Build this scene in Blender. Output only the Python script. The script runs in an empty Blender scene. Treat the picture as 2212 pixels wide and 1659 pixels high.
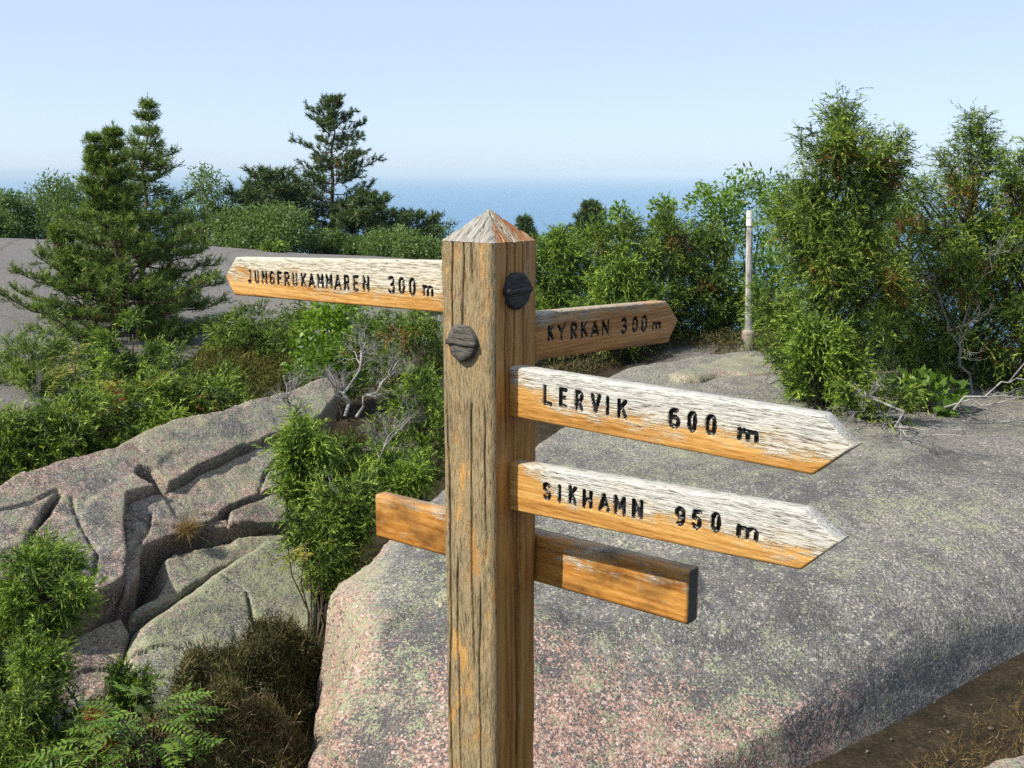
import bpy, math
import numpy as np
from mathutils import Matrix, Vector

# ------------------------------------------------------------------ camera, light, exposure
scene = bpy.context.scene
FPX = 2250.0                       # focal length measured on a 2212 x 1659 view of the place
PITCH = math.atan((829.5 - 371.0) / FPX)
EYE = 1.70
cam_data = bpy.data.cameras.new('camera'); cam = bpy.data.objects.new('camera', cam_data)
scene.collection.objects.link(cam); scene.camera = cam
cam.location = (0, 0, EYE); cam.rotation_euler = (math.pi / 2 - PITCH, 0, 0)
cam_data.sensor_width = 36.0; cam_data.lens = 36.0 * FPX / 2212.0
cam_data.clip_start = 0.05; cam_data.clip_end = 200000

SUN_EL = math.radians(47.0)
SUN_H = Vector((-0.918, -0.407, 0)).normalized()          # horizontal direction towards the sun
sun_vec = Vector((SUN_H.x * math.cos(SUN_EL), SUN_H.y * math.cos(SUN_EL), math.sin(SUN_EL)))
world = bpy.data.worlds.new('World'); scene.world = world; world.use_nodes = True
wt = world.node_tree; wt.nodes.clear()
sky = wt.nodes.new('ShaderNodeTexSky'); sky.sky_type = 'NISHITA'; sky.sun_disc = False
sky.sun_elevation = SUN_EL; sky.sun_rotation = math.atan2(SUN_H.x, SUN_H.y)
sky.air_density = 0.44; sky.dust_density = 0.80; sky.ozone_density = 0.15; sky.altitude = 0
wbg = wt.nodes.new('ShaderNodeBackground'); wbg.inputs['Strength'].default_value = 0.15
wout = wt.nodes.new('ShaderNodeOutputWorld')
veil = wt.nodes.new('ShaderNodeMix'); veil.data_type = 'RGBA'; veil.inputs[0].default_value = 0.68      # even summer haze over the whole sky
veil.inputs[7].default_value = (2.65, 3.22, 3.9, 1); wt.links.new(sky.outputs[0], veil.inputs[6])
wt.links.new(veil.outputs[2], wbg.inputs['Color']); wt.links.new(wbg.outputs[0], wout.inputs['Surface'])
sun_data = bpy.data.lights.new('sun', 'SUN'); sun_data.energy = 4.4; sun_data.angle = math.radians(0.53)
sun_data.color = (1.0, 0.93, 0.80)
sun = bpy.data.objects.new('sun', sun_data); scene.collection.objects.link(sun)
sun.rotation_euler = sun_vec.to_track_quat('Z', 'Y').to_euler(); sun.location = (-8, -4, 12)
scene.view_settings.view_transform = 'Standard'; scene.view_settings.look = 'None'
scene.view_settings.exposure = 0.74; scene.view_settings.gamma = 1.0
scene.view_settings.use_curve_mapping = False
scene.cycles.max_bounces = 5; scene.cycles.diffuse_bounces = 2; scene.cycles.glossy_bounces = 2
scene.cycles.transmission_bounces = 3; scene.cycles.volume_bounces = 0; scene.cycles.use_denoising = False; scene.cycles.sample_clamp_indirect = 3.0

# ------------------------------------------------------------------ helpers
A = np.array
rng = np.random.default_rng(11)
EYEV = A([0, 0, EYE])
FW = A([0, math.cos(PITCH), -math.sin(PITCH)]); UP = A([0, math.sin(PITCH), math.cos(PITCH)])

def ray(x, y):
    return FW + (x - 1106) / FPX * A([1., 0, 0]) + (829.5 - y) / FPX * UP
def at(x, y, Y):                    # point of the place seen at (x, y) that lies Y metres ahead
    r = ray(x, y); return EYEV + r * (Y / r[1])
def ground(x, y, z):                # point seen at (x, y) on the level z
    r = ray(x, y); return EYEV + r * ((z - EYE) / r[2])
def on_plane(x, y, p0, n):
    r = ray(x, y); return EYEV + r * ((p0 - EYEV) @ n) / (r @ n)
def unit(v):
    v = np.asarray(v, float); return v / (np.linalg.norm(v, axis=-1, keepdims=True) + 1e-12)

def tag(o, label=None, cat=None, group=None, kind=None):
    if label: o['label'] = label
    if cat: o['category'] = cat
    if group: o['group'] = group
    if kind: o['kind'] = kind
    return o
def empty(name, loc, label=None, cat=None, group=None, kind=None):
    o = bpy.data.objects.new(name, None); o.empty_display_size = 0.1
    scene.collection.objects.link(o); o.location = tuple(float(c) for c in loc)
    return tag(o, label, cat, group, kind)
def mk(name, V, Fc, mat, parent=None, loc=None, tint=None, smooth=False, mats=None, midx=None):
    """one mesh object from numpy arrays; V in world metres, faces an (n, k) array"""
    V = np.asarray(V, float)
    base = A(parent.location) if parent is not None else (A(loc, float) if loc is not None else np.zeros(3))
    V = V - base
    me = bpy.data.meshes.new(name)
    Fc = np.asarray(Fc, np.int32); n, k = Fc.shape
    me.vertices.add(len(V)); me.vertices.foreach_set('co', V.astype(np.float32).ravel())
    me.loops.add(n * k); me.loops.foreach_set('vertex_index', Fc.ravel())
    me.polygons.add(n); me.polygons.foreach_set('loop_start', np.arange(0, n * k, k, dtype=np.int32))
    try: me.polygons.foreach_set('loop_total', np.full(n, k, np.int32))
    except Exception: pass
    me.update(calc_edges=True)
    if smooth: me.polygons.foreach_set('use_smooth', np.ones(n, bool))
    for m in (mats or [mat]): me.materials.append(m)
    if midx is not None: me.polygons.foreach_set('material_index', np.asarray(midx, np.int32))
    if tint is not None:
        a = me.attributes.new('tint', 'FLOAT', 'POINT'); a.data.foreach_set('value', np.asarray(tint, np.float32))
    o = bpy.data.objects.new(name, me); scene.collection.objects.link(o)
    if parent is not None: o.parent = parent
    elif loc is not None: o.location = tuple(float(c) for c in loc)
    return o

def _hash(i, j, k, seed):
    h = (i * 374761393 + j * 668265263 + k * 2147483647 + seed * 974634777) & 0xFFFFFFFF
    h = ((h ^ (h >> 13)) * 1274126177) & 0xFFFFFFFF
    return ((h ^ (h >> 16)) & 0xFFFF) / 65535.0
def vnoise(p, scale=1.0, seed=0, octaves=1):
    p = np.asarray(p, float) * scale; out = 0; amp = 1; tot = 0
    for o in range(octaves):
        q = p * 2 ** o; i = np.floor(q).astype(np.int64); f = q - i; f = f * f * (3 - 2 * f); r = 0
        for a in (0, 1):
            for b in (0, 1):
                for c in (0, 1):
                    w = (f[:, 0] if a else 1 - f[:, 0]) * (f[:, 1] if b else 1 - f[:, 1]) * (f[:, 2] if c else 1 - f[:, 2])
                    r = r + w * _hash(i[:, 0] + a, i[:, 1] + b, i[:, 2] + c, seed + o)
        out = out + (r - 0.5) * 2 * amp; tot += amp; amp *= 0.5
    return out / tot
def sd_poly(P, poly):
    """signed distance (inside positive) of 2-D points to a polygon"""
    P = np.asarray(P, float); poly = np.asarray(poly, float)
    d = np.full(len(P), 1e9); ins = np.zeros(len(P), bool)
    for a, b in zip(poly, np.roll(poly, -1, 0)):
        e = b - a; w = P - a; t = np.clip((w @ e) / (e @ e + 1e-12), 0, 1)
        d = np.minimum(d, np.hypot(*(w - t[:, None] * e).T))
        c = (a[1] <= P[:, 1]) != (b[1] <= P[:, 1])
        xx = a[0] + (P[:, 1] - a[1]) * e[0] / (e[1] if abs(e[1]) > 1e-12 else 1e-12)
        ins ^= c & (P[:, 0] < xx)
    return np.where(ins, d, -d)
def chaikin(poly, n=2):
    poly = np.asarray(poly, float)
    for _ in range(n):
        q = np.roll(poly, -1, 0); poly = np.stack([poly * .75 + q * .25, poly * .25 + q * .75], 1).reshape(-1, poly.shape[1])
    return poly
def sstep(a, b, x):
    t = np.clip((x - a) / (b - a), 0, 1); return t * t * (3 - 2 * t)

class Tubes:                        # tapering round stems
    def __init__(s): s.V = []; s.F = []; s.n = 0
    def add(s, pts, rad, sides=5):
        pts = np.asarray(pts, float); m = len(pts); rad = np.broadcast_to(np.asarray(rad, float), (m,))
        t = unit(np.gradient(pts, axis=0)); ref = A([0.3, 0.2, 1.]) if abs(t[0][2]) < .9 else A([1., .2, .1])
        a = unit(np.cross(t, ref)); b = np.cross(t, a)
        ang = np.linspace(0, 2 * np.pi, sides, endpoint=False)
        ring = pts[:, None] + rad[:, None, None] * (np.cos(ang)[None, :, None] * a[:, None] + np.sin(ang)[None, :, None] * b[:, None])
        s.V.append(ring.reshape(-1, 3)); i = np.arange(m - 1)[:, None] * sides; j = np.arange(sides)[None]; k = (j + 1) % sides
        f = np.stack([i + j, i + k, i + sides + k, i + sides + j], -1).reshape(-1, 4) + s.n
        s.F.append(f); s.n += m * sides
    def build(s, name, mat, parent=None, **kw):
        if not s.V: return None
        return mk(name, np.concatenate(s.V), np.concatenate(s.F), mat, parent, smooth=True, **kw)

def blades(base, d, length, width, shape='tri', tint=None, r=rng):
    """leaf or needle faces: triangles or two-triangle leaf diamonds"""
    n = len(base); d = unit(d); side = unit(np.cross(d, r.normal(size=(n, 3)))); L = np.broadcast_to(length, (n,))[:, None]
    W = np.broadcast_to(width, (n,))[:, None] / 2; k = np.arange(n)
    if shape == 'tri':
        V = np.stack([base - side * W, base + side * W, base + d * L], 1).reshape(-1, 3)
        Fc = k[:, None] * 3 + A([0, 1, 2])
        T = None if tint is None else np.repeat(tint, 3)
    else:
        nrm = np.cross(d, side)
        V = np.stack([base, base + d * L * .45 + side * W, base + d * L + nrm * L * .08, base + d * L * .45 - side * W], 1).reshape(-1, 3)
        Fc = np.concatenate([k[:, None] * 4 + A([0, 1, 2]), k[:, None] * 4 + A([0, 2, 3])])
        T = None if tint is None else np.repeat(tint, 4)
    return V, Fc, T
def join(parts):
    V = []; Fc = []; T = []; n = 0
    for v, f, t in parts: V.append(v); Fc.append(f + n); T.append(t); n += len(v)
    return np.concatenate(V), np.concatenate(Fc), np.concatenate(T)

# ------------------------------------------------------------------ materials
def new_mat(name):
    m = bpy.data.materials.new(name); m.use_nodes = True; m.node_tree.nodes.clear(); return m
class NT:
    def __init__(s, m): s.t = m.node_tree
    def n(s, typ, out=0, props=None, **inp):
        nd = s.t.nodes.new('ShaderNode' + typ)
        for k, v in (props or {}).items(): setattr(nd, k, v)
        for k, v in inp.items():
            key = int(k[1:]) if k[0] == '_' and k[1:].isdigit() else k.replace('_', ' ')
            sk = nd.inputs[key]
            if isinstance(v, bpy.types.NodeSocket): s.t.links.new(v, sk)
            elif isinstance(v, (tuple, list)) and len(v) == 3 and sk.type == 'RGBA': sk.default_value = (*v, 1)
            else: sk.default_value = v
        return nd.outputs[out] if out is not None else nd
    def math(s, op, a, b=0.0, clamp=False): return s.n('Math', props=dict(operation=op, use_clamp=clamp), _0=a, _1=b)
    def ramp(s, fac, stops, interp='LINEAR'):
        nd = s.t.nodes.new('ShaderNodeValToRGB'); cr = nd.color_ramp; cr.interpolation = interp
        while len(cr.elements) < len(stops): cr.elements.new(0.5)
        for e, (p, c) in zip(cr.elements, stops):
            e.position = p; e.color = (*c, 1) if isinstance(c, tuple) else (c, c, c, 1)
        s.t.links.new(fac, nd.inputs[0]); return nd.outputs[0]
    def mix(s, fac, a, b, blend='MIX'):
        nd = s.t.nodes.new('ShaderNodeMix'); nd.data_type = 'RGBA'; nd.blend_type = blend
        for sk, v in ((nd.inputs[0], fac), (nd.inputs[6], a), (nd.inputs[7], b)):
            if isinstance(v, bpy.types.NodeSocket): s.t.links.new(v, sk)
            elif isinstance(v, tuple): sk.default_value = (*v, 1)
            else: sk.default_value = v
        return nd.outputs[2]
    def noise(s, vec, scale, detail=4, rough=.55, dist=0.0, out=0):
        return s.n('TexNoise', out=out, Vector=vec, Scale=scale, Detail=detail, Roughness=rough, Distortion=dist)
    def mapping(s, vec, scale=(1, 1, 1), loc=(0, 0, 0), rot=(0, 0, 0)):
        return s.n('Mapping', Vector=vec, Location=loc, Rotation=rot, Scale=scale)
    def finish(s, color, rough=.8, bump=None, strength=.5, dist=.01, spec=.3, **kw):
        b = s.n('BsdfPrincipled', out=None, Base_Color=color, Roughness=rough, **kw)
        b.inputs['Specular IOR Level'].default_value = spec
        if bump is not None:
            s.t.links.new(s.n('Bump', Strength=strength, Distance=dist, Height=bump), b.inputs['Normal'])
        o = s.t.nodes.new('ShaderNodeOutputMaterial'); s.t.links.new(b.outputs[0], o.inputs['Surface'])
        return b
    def obj(s): return s.n('TexCoord', out=3)

def granite(name, pink=(.36, .215, .175), seed=0.0, tone=1.0):
    """coarse pink granite under grey, black and yellow-green lichen; where each crust grows is stored on the mesh"""
    m = new_mat(name); t = NT(m); v = t.mapping(t.obj(), loc=(seed, seed * .7, seed * .3))
    def att(k): return t.n('Attribute', out=2, props=dict(attribute_name=k))
    g = t.n('TexVoronoi', out=1, Vector=t.mix(.02, v, t.noise(v, 60, 2, .6, out=1), 'ADD'), Scale=125.0); gs = t.n('SeparateColor', out=None, Color=g); gv = gs.outputs[0]; gr = gs.outputs[1]
    fine = t.noise(v, 150, 2, .6); mid = t.noise(v, 26, 4, .68)
    k = tone
    base = t.ramp(gv, [(0, (.09 * k, .078 * k, .075 * k)), (.2, (.20 * k, .135 * k, .115 * k)), (.5, pink), (.85, (.42 * k, .30 * k, .25 * k)), (1, (.48 * k, .43 * k, .39 * k))])
    jit = t.math('ADD', t.math('MULTIPLY', t.math('SUBTRACT', mid, .5), 1.3), t.math('MULTIPLY', t.math('SUBTRACT', gr, .5), .55))
    mg = t.ramp(t.math('ADD', att('grey'), jit), [(.42, 0.0), (.60, .95)])
    gcol = t.ramp(t.math('ADD', t.math('MULTIPLY', fine, .6), t.math('MULTIPLY', gr, .4)),
                  [(.25, (.06 * k, .06 * k, .061 * k)), (.42, (.125 * k, .123 * k, .121 * k)), (.58, (.20 * k, .195 * k, .187 * k)), (.74, (.36 * k, .35 * k, .32 * k))])
    gcol = t.mix(t.math('GREATER_THAN', gs.outputs[2], .885), gcol, t.ramp(gr, [(0, (.27 * k, .255 * k, .235 * k)), (.5, (.40 * k, .39 * k, .32 * k)), (1, (.46 * k, .36 * k, .31 * k))]))
    col = t.mix(mg, base, gcol)
    mb = t.ramp(t.math('ADD', att('black'), jit), [(.48, 0.0), (.62, .9)])
    col = t.mix(mb, col, t.ramp(fine, [(.35, (.035, .035, .038)), (.58, (.095, .095, .10)), (.72, (.24, .23, .20))]))
    ml = t.ramp(t.math('ADD', att('green'), jit), [(.50, 0.0), (.66, .85)])
    col = t.mix(ml, col, t.ramp(fine, [(.3, (.14, .15, .095)), (.5, (.27, .29, .175)), (.7, (.40, .41, .28))]))
    h = t.math('ADD', t.math('MULTIPLY', fine, .4), t.math('ADD', mid, t.math('MULTIPLY', gv, .2)))
    t.finish(col, .88, h, .8, .018, .18); return m

def wood(name, grain='X', z0=0.0, z1=0.1, bias=0.0, seed=0.0, orange=((.19, .080, .016), (.40, .19, .042), (.55, .32, .10)),
         grey=((.05, .047, .043), (.31, .30, .275), (.54, .53, .49)), gradient=1.0, blotch=.9, xg=None, grime=0.0, rimk=.6):
    """varnished oak that weathers to silver: bleached and fissured above, orange varnish left below"""
    m = new_mat(name); t = NT(m); o = t.obj()
    sep = t.n('SeparateXYZ', out=None, Vector=o)
    if grain in ('CX', 'CY'): v = t.n('CombineXYZ', X=sep.outputs[2], Y=sep.outputs[0 if grain == 'CX' else 1], Z=0.0)
    elif grain == 'Z': v = t.n('CombineXYZ', X=sep.outputs[2], Y=sep.outputs[1], Z=sep.outputs[0])
    else: v = o
    v = t.mapping(v, loc=(seed, seed * .37, seed * .61))
    warp = t.noise(t.mapping(v, scale=(3, 14, 14)), 1.0, 2, .5, out=1)
    vw = t.mix(.012, v, warp, 'ADD')
    fib = t.noise(t.mapping(vw, scale=(34, 430, 430)), 1.0, 5, .66)
    fib2 = t.noise(t.mapping(vw, scale=(60, 800, 800)), 1.0, 3, .6)
    ring = t.noise(t.mapping(vw, scale=(2.2, 75, 75)), 1.0, 3, .5)
    zn = t.n('MapRange', Value=sep.outputs[2], _1=z0, _2=z1, _3=0.0, _4=1.0)
    blo = t.noise(t.mapping(v, scale=(8, 30, 30)), 1.0, 7, .74)
    w = t.math('ADD', t.math('MULTIPLY', t.math('SUBTRACT', zn, .5), gradient), t.math('MULTIPLY', t.math('SUBTRACT', blo, .5), blotch * 1.9))
    w = t.math('ADD', w, t.math('MULTIPLY', t.math('SUBTRACT', fib, .5), .55)); w = t.math('ADD', w, .5 + bias)
    if xg: w = t.math('SUBTRACT', w, t.n('MapRange', Value=sep.outputs[0], _1=xg[0], _2=xg[1], _3=xg[2], _4=0.0))
    mask = t.ramp(w, [(.44, 0.0), (.60, 1.0)]); rim = t.ramp(w, [(.34, 0.0), (.47, .75), (.58, .7), (.86, 0.0)])
    fm = t.math('ADD', t.math('MULTIPLY', fib, .62), t.math('MULTIPLY', fib2, .38))
    gcol = t.ramp(fm, [(.39, grey[0]), (.45, grey[1]), (.53, grey[2])])
    om = t.math('ADD', t.math('MULTIPLY', ring, .55), t.math('MULTIPLY', fib, .45))
    ocol = t.ramp(om, [(.34, orange[0]), (.46, orange[1]), (.60, orange[2])])
    pores = t.ramp(fib2, [(.28, .45), (.40, 1.0)])
    ocol = t.mix(1.0, ocol, pores, 'MULTIPLY')
    cream = t.ramp(fm, [(.40, (.06, .05, .035)), (.445, (.46, .34, .17)), (.55, (.62, .50, .30))])
    col = t.mix(mask, ocol, gcol); col = t.mix(t.math('MULTIPLY', rim, rimk), col, cream)
    stain = t.ramp(t.noise(t.mapping(v, scale=(9, 60, 60), loc=(4, 2, 6)), 1.0, 4, .65), [(.70, 0.0), (.76, .85)])
    col = t.mix(stain, col, (.045, .04, .036))
    if grime:
        gm = t.ramp(t.math('ADD', t.math('MULTIPLY', t.noise(t.mapping(v, scale=(6, 11, 11), loc=(9, 1, 3)), 1.0, 5, .7), .8), t.math('MULTIPLY', fib, .2)), [(.58 - grime, .0), (.72 - grime, .85)])
        col = t.mix(gm, col, t.mix(.25, (.030, .016, .008), col))
    hgt = t.math('MULTIPLY', fm, t.math('ADD', t.math('MULTIPLY', mask, .85), .15))
    rough = t.math('ADD', t.math('MULTIPLY', mask, .38), .42)
    t.finish(col, rough, hgt, .9, .004, .4); return m

def leafmat(name, stops, trans=.3, rough=.55):
    m = new_mat(name); t = NT(m); a = t.n('Attribute', out=2, props=dict(attribute_name='tint'))
    col = t.ramp(a, stops)
    b = t.n('BsdfPrincipled', out=None, Base_Color=col, Roughness=rough); b.inputs['Specular IOR Level'].default_value = .35
    tr = t.n('BsdfTranslucent', Color=t.mix(1.0, col, (1.25, 1.3, .7), 'MULTIPLY'))
    mx = t.n('MixShader', _0=trans, _1=b.outputs[0], _2=tr)
    o = t.t.nodes.new('ShaderNodeOutputMaterial'); t.t.links.new(mx, o.inputs['Surface']); return m
def barkmat(name, c0, c1, c2, scale=30):
    m = new_mat(name); t = NT(m); v = t.obj()
    f = t.noise(t.mapping(v, scale=(1, 1, .25)), scale, 5, .65)
    t.finish(t.ramp(f, [(.3, c0), (.5, c1), (.68, c2)]), .9, f, .8, .01, .2); return m

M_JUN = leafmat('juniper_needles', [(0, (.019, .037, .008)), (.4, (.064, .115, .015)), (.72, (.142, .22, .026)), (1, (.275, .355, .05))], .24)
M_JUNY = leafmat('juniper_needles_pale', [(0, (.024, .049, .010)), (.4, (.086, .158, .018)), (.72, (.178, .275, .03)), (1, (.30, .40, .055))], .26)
M_PINE = leafmat('pine_needles', [(0, (.030, .052, .012)), (.4, (.100, .160, .026)), (.75, (.175, .245, .042)), (1, (.27, .33, .07))], .25, .5)
M_FPINE = leafmat('far_pine_needles', [(0, (.026, .044, .015)), (.5, (.062, .105, .028)), (1, (.13, .18, .05))], .2, .5)
M_LEAF = leafmat('willow_leaves', [(0, (.045, .080, .020)), (.5, (.105, .170, .040)), (1, (.20, .27, .10))], .35, .45)
M_OAK = leafmat('oak_leaves', [(0, (.05, .10, .012)), (.5, (.12, .22, .02)), (1, (.22, .34, .04))], .4, .4)
M_ROW = leafmat('rowan_leaves', [(0, (.045, .095, .012)), (.5, (.11, .20, .022)), (1, (.19, .30, .045))], .35, .4)
M_ROWY = leafmat('rowan_leaves_turning', [(0, (.10, .14, .02)), (.5, (.21, .23, .03)), (1, (.36, .27, .04))], .35, .4)
M_BROWN = leafmat('dead_needles', [(0, (.10, .028, .008)), (.5, (.25, .075, .015)), (1, (.38, .14, .03))], .2, .8)
M_HEATH = leafmat('heather_twigs', [(0, (.035, .036, .012)), (.4, (.080, .080, .022)), (.7, (.15, .100, .045)), (1, (.29, .21, .15))], .15, .9)
M_HEATHG = leafmat('heather_green', [(0, (.030, .036, .008)), (.5, (.085, .090, .014)), (1, (.17, .15, .03))], .2, .9)
M_GRASS = leafmat('dry_grass', [(0, (.10, .06, .02)), (.5, (.22, .15, .055)), (1, (.38, .28, .12))], .2, .8)
M_BARK = barkmat('brown_bark', (.03, .022, .016), (.085, .062, .046), (.16, .125, .10))
M_PBARK = barkmat('pine_bark', (.03, .02, .014), (.09, .055, .035), (.17, .11, .075), 18)
M_DEAD = barkmat('silver_dead_wood', (.09, .085, .08), (.22, .21, .20), (.36, .35, .335), 22)
M_GRAN_SLAB = granite('granite_slab', pink=(.36, .215, .17), seed=2.0, tone=.98)
M_GRAN_OUT = granite('granite_outcrop', pink=(.30, .20, .165), seed=5.3, tone=.95)

# ------------------------------------------------------------------ the setting: terrain, sea, rock
CTRL = A([(-6, -4, 0), (6, -4, .1), (0, -4, .1), (0, 0, 0), (-1.5, .5, -.1), (1.5, .5, 0), (0, 1.9, -.02), (1, 2.4, -.24), (2, 3, -.30),
    (3.5, 4, -.30), (6, 5, -.2), (-1.0, 3.2, -.95), (-1.1, 4.5, -.95), (-.9, 5.6, -.75), (-2, 3.2, -.85), (-2.2, 1.8, -.6), (-3.5, 3.5, -.7),
    (-3, 1.8, -.5), (.5, 4.5, -.5), (2, 6, -.5), (3, 8, -.3), (.8, 8, -.45), (2.4, 10, -.04), (1, 11, -.15), (4, 9.5, -.1), (6.5, 9, -.05),
    (5, 13, -.6), (2, 14, -.6), (9, 12, -.5), (12, 8, 0), (-.5, 7.4, -.55), (-1.5, 9.2, -.62), (-1.5, 10.7, -.55), (-3, 9, -.75), (-4, 7, -.85),
    (-3, 6.6, -.8), (-2.2, 5, -1.0), (-1.6, 6.3, -.7), (-2.7, 5.6, -.8), (-4.8, 9.5, -.42), (-6.3, 12, -.2), (-8, 16, .08), (-12, 24, .19),
    (-6.9, 24, .03), (-5, 23, -.05), (-2, 22, -.12), (0, 21, -.4), (-3.95, 16, -.32), (-2.8, 13, -.52), (-1, 16, -.4), (-12, 32, -1.6), (-5, 31, -1.6),
    (0, 30, -2.2), (5, 22, -2.6), (12, 22, -2.2), (5, 35, -5.5), (-15, 45, -5), (0, 45, -8), (15, 40, -8), (-30, 0, .2), (30, 0, .4),
    (-30, 22, .3), (30, 20, -2), (-30, 45, -5), (30, 45, -9), (0, -20, .6), (-30, -20, .6), (30, -20, .6)], float)
def _tps():
    def U(r2): return 0.5 * r2 * np.log(r2 + 1e-9)
    X = CTRL[:, :2]; n = len(X); K = U(((X[:, None] - X[None]) ** 2).sum(-1)) + 1e-3 * np.eye(n)
    Pm = np.c_[np.ones(n), X]; L = np.zeros((n + 3, n + 3)); L[:n, :n] = K; L[:n, n:] = Pm; L[n:, :n] = Pm.T
    w = np.linalg.solve(L, np.r_[CTRL[:, 2], 0, 0, 0])
    def f(P):
        P = np.asarray(P, float); out = np.empty(len(P))
        for s in range(0, len(P), 20000):
            q = P[s:s + 20000]; out[s:s + 20000] = U(((q[:, None] - X[None]) ** 2).sum(-1)) @ w[:n] + w[n] + q @ w[n + 1:]
        return out
    return f
_base = _tps()
def terrain(P):
    P = np.atleast_2d(np.asarray(P, float)); q = np.c_[np.clip(P[:, 0], -30, 30), np.clip(P[:, 1], -20, 45)]
    z = _base(q)
    z = z - np.maximum(P[:, 1] - 45, 0) * .34 - np.maximum(np.abs(P[:, 0]) - 60, 0) * .25 - np.maximum(-P[:, 1] - 120, 0) * .3
    return np.maximum(z, -80)
def tz(x, y): return float(terrain([(x, y)])[0])

def build_terrain():
    s = np.linspace(-1, 1, 250); xs = np.sinh(s * 4.6) / np.sinh(4.6) * 330
    a = np.linspace(0, 1, 330); ys = np.concatenate([-np.geomspace(300, 3.2, 40), 3 + np.linspace(-6, 12, 170), 15 + np.geomspace(.12, 330, 130)])
    X, Y = np.meshgrid(xs, ys); P = np.c_[X.ravel(), Y.ravel()]; z = terrain(P)
    P3 = np.c_[P, z]; near = np.clip(1 - np.hypot(P[:, 0], P[:, 1] - 8) / 60, 0, 1)
    far_rock = sstep(-.6, .5, sd_poly(P, A([(-4.2, 9.0), (-2.6, 12.6), (-1, 14), (0, 17), (0.5, 22), (-1, 25), (-6, 27), (-14, 28), (-30, 28), (-30, 8), (-9, 7.5)]))
                     + .5 * vnoise(P3, .5, 3, 3))
    hill = sstep(-.4, .4, sd_poly(P, A([(.2, 7.4), (1.8, 10.6), (4.5, 9.6), (8, 9), (11, 7.5), (7, 6.4), (3, 5.4), (1, 4.5)])))
    rock = np.maximum(far_rock, hill)
    P3[:, 2] += near * (vnoise(P3, .8, 1, 3) * (.03 + .05 * (1 - rock)) + vnoise(P3, 6, 2, 2) * .015 * (1 - rock))
    nx, ny = len(xs), len(ys); i = np.arange(ny - 1)[:, None] * nx; j = np.arange(nx - 1)[None]
    Fc = np.stack([i + j, i + j + 1, i + nx + j + 1, i + nx + j], -1).reshape(-1, 4)
    m = new_mat('terrain_ground'); t = NT(m); v = t.obj(); a = t.n('Attribute', out=2, props=dict(attribute_name='tint'))
    n1 = t.noise(v, 7, 6, .7); n2 = t.noise(v, 60, 4, .7)
    soil = t.ramp(t.math('ADD', t.math('MULTIPLY', n1, .5), t.math('MULTIPLY', n2, .5)),
                  [(.32, (.009, .007, .005)), (.46, (.024, .018, .011)), (.56, (.046, .034, .02)), (.68, (.10, .077, .047))])  # soil kept extra dark: shade over the path is put into its colour
    g = t.ramp(t.noise(v, 38, 4, .7), [(.3, (.08, .078, .076)), (.5, (.155, .15, .147)), (.7, (.26, .252, .24))])
    g = t.mix(t.ramp(t.noise(v, .55, 5, .6), [(.45, 0.0), (.68, .5)]), g, t.ramp(n2, [(.3, (.13, .11, .10)), (.7, (.27, .24, .22))]))
    g = t.mix(t.ramp(t.noise(v, 2.2, 5, .65), [(.55, 0.0), (.66, .55)]), g, (.10, .10, .10))
    ve = t.n('TexVoronoi', props=dict(feature='DISTANCE_TO_EDGE'), Vector=t.mix(.5, t.mapping(v, scale=(1, .45, 1)), t.noise(v, 1.2, 3, .6, out=1), 'ADD'), Scale=.3)
    g = t.mix(t.ramp(ve, [(.0, .35), (.02, 0.0)]), g, (.035, .033, .03))
    col = t.mix(a, soil, g)
    t.finish(col, .92, t.math('ADD', n2, t.math('MULTIPLY', n1, 1.2)), .8, .03, .15)
    o = mk('ground', P3, Fc, m, tint=rock, smooth=True); tag(o, 'rocky headland ground of grey bedrock and brown heath soil', kind='structure')
build_terrain()

def build_sea():
    m = new_mat('sea_water'); t = NT(m); v = t.obj()
    w1 = t.noise(t.mapping(v, scale=(.02, .05, .05)), 1.0, 6, .65)
    t.finish((.045, .155, .30), .42, w1, .35, 6.0, .35)
    s = 38000.
    xs = np.array([-s, -6000, -1500, -400, 400, 1500, 6000, s]); ys = np.array([-2000, 60, 400, 1200, 4000, 12000, s])
    X, Y = np.meshgrid(xs, ys); nx, ny = len(xs), len(ys); i = np.arange(ny - 1)[:, None] * nx; j = np.arange(nx - 1)[None]
    Fc = np.stack([i + j, i + j + 1, i + nx + j + 1, i + nx + j], -1).reshape(-1, 4)
    o = mk('sea', np.c_[X.ravel(), Y.ravel(), np.full(X.size, -68.)], Fc, m); tag(o, 'hazy blue sea reaching to the horizon', kind='structure')
build_sea()

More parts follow.
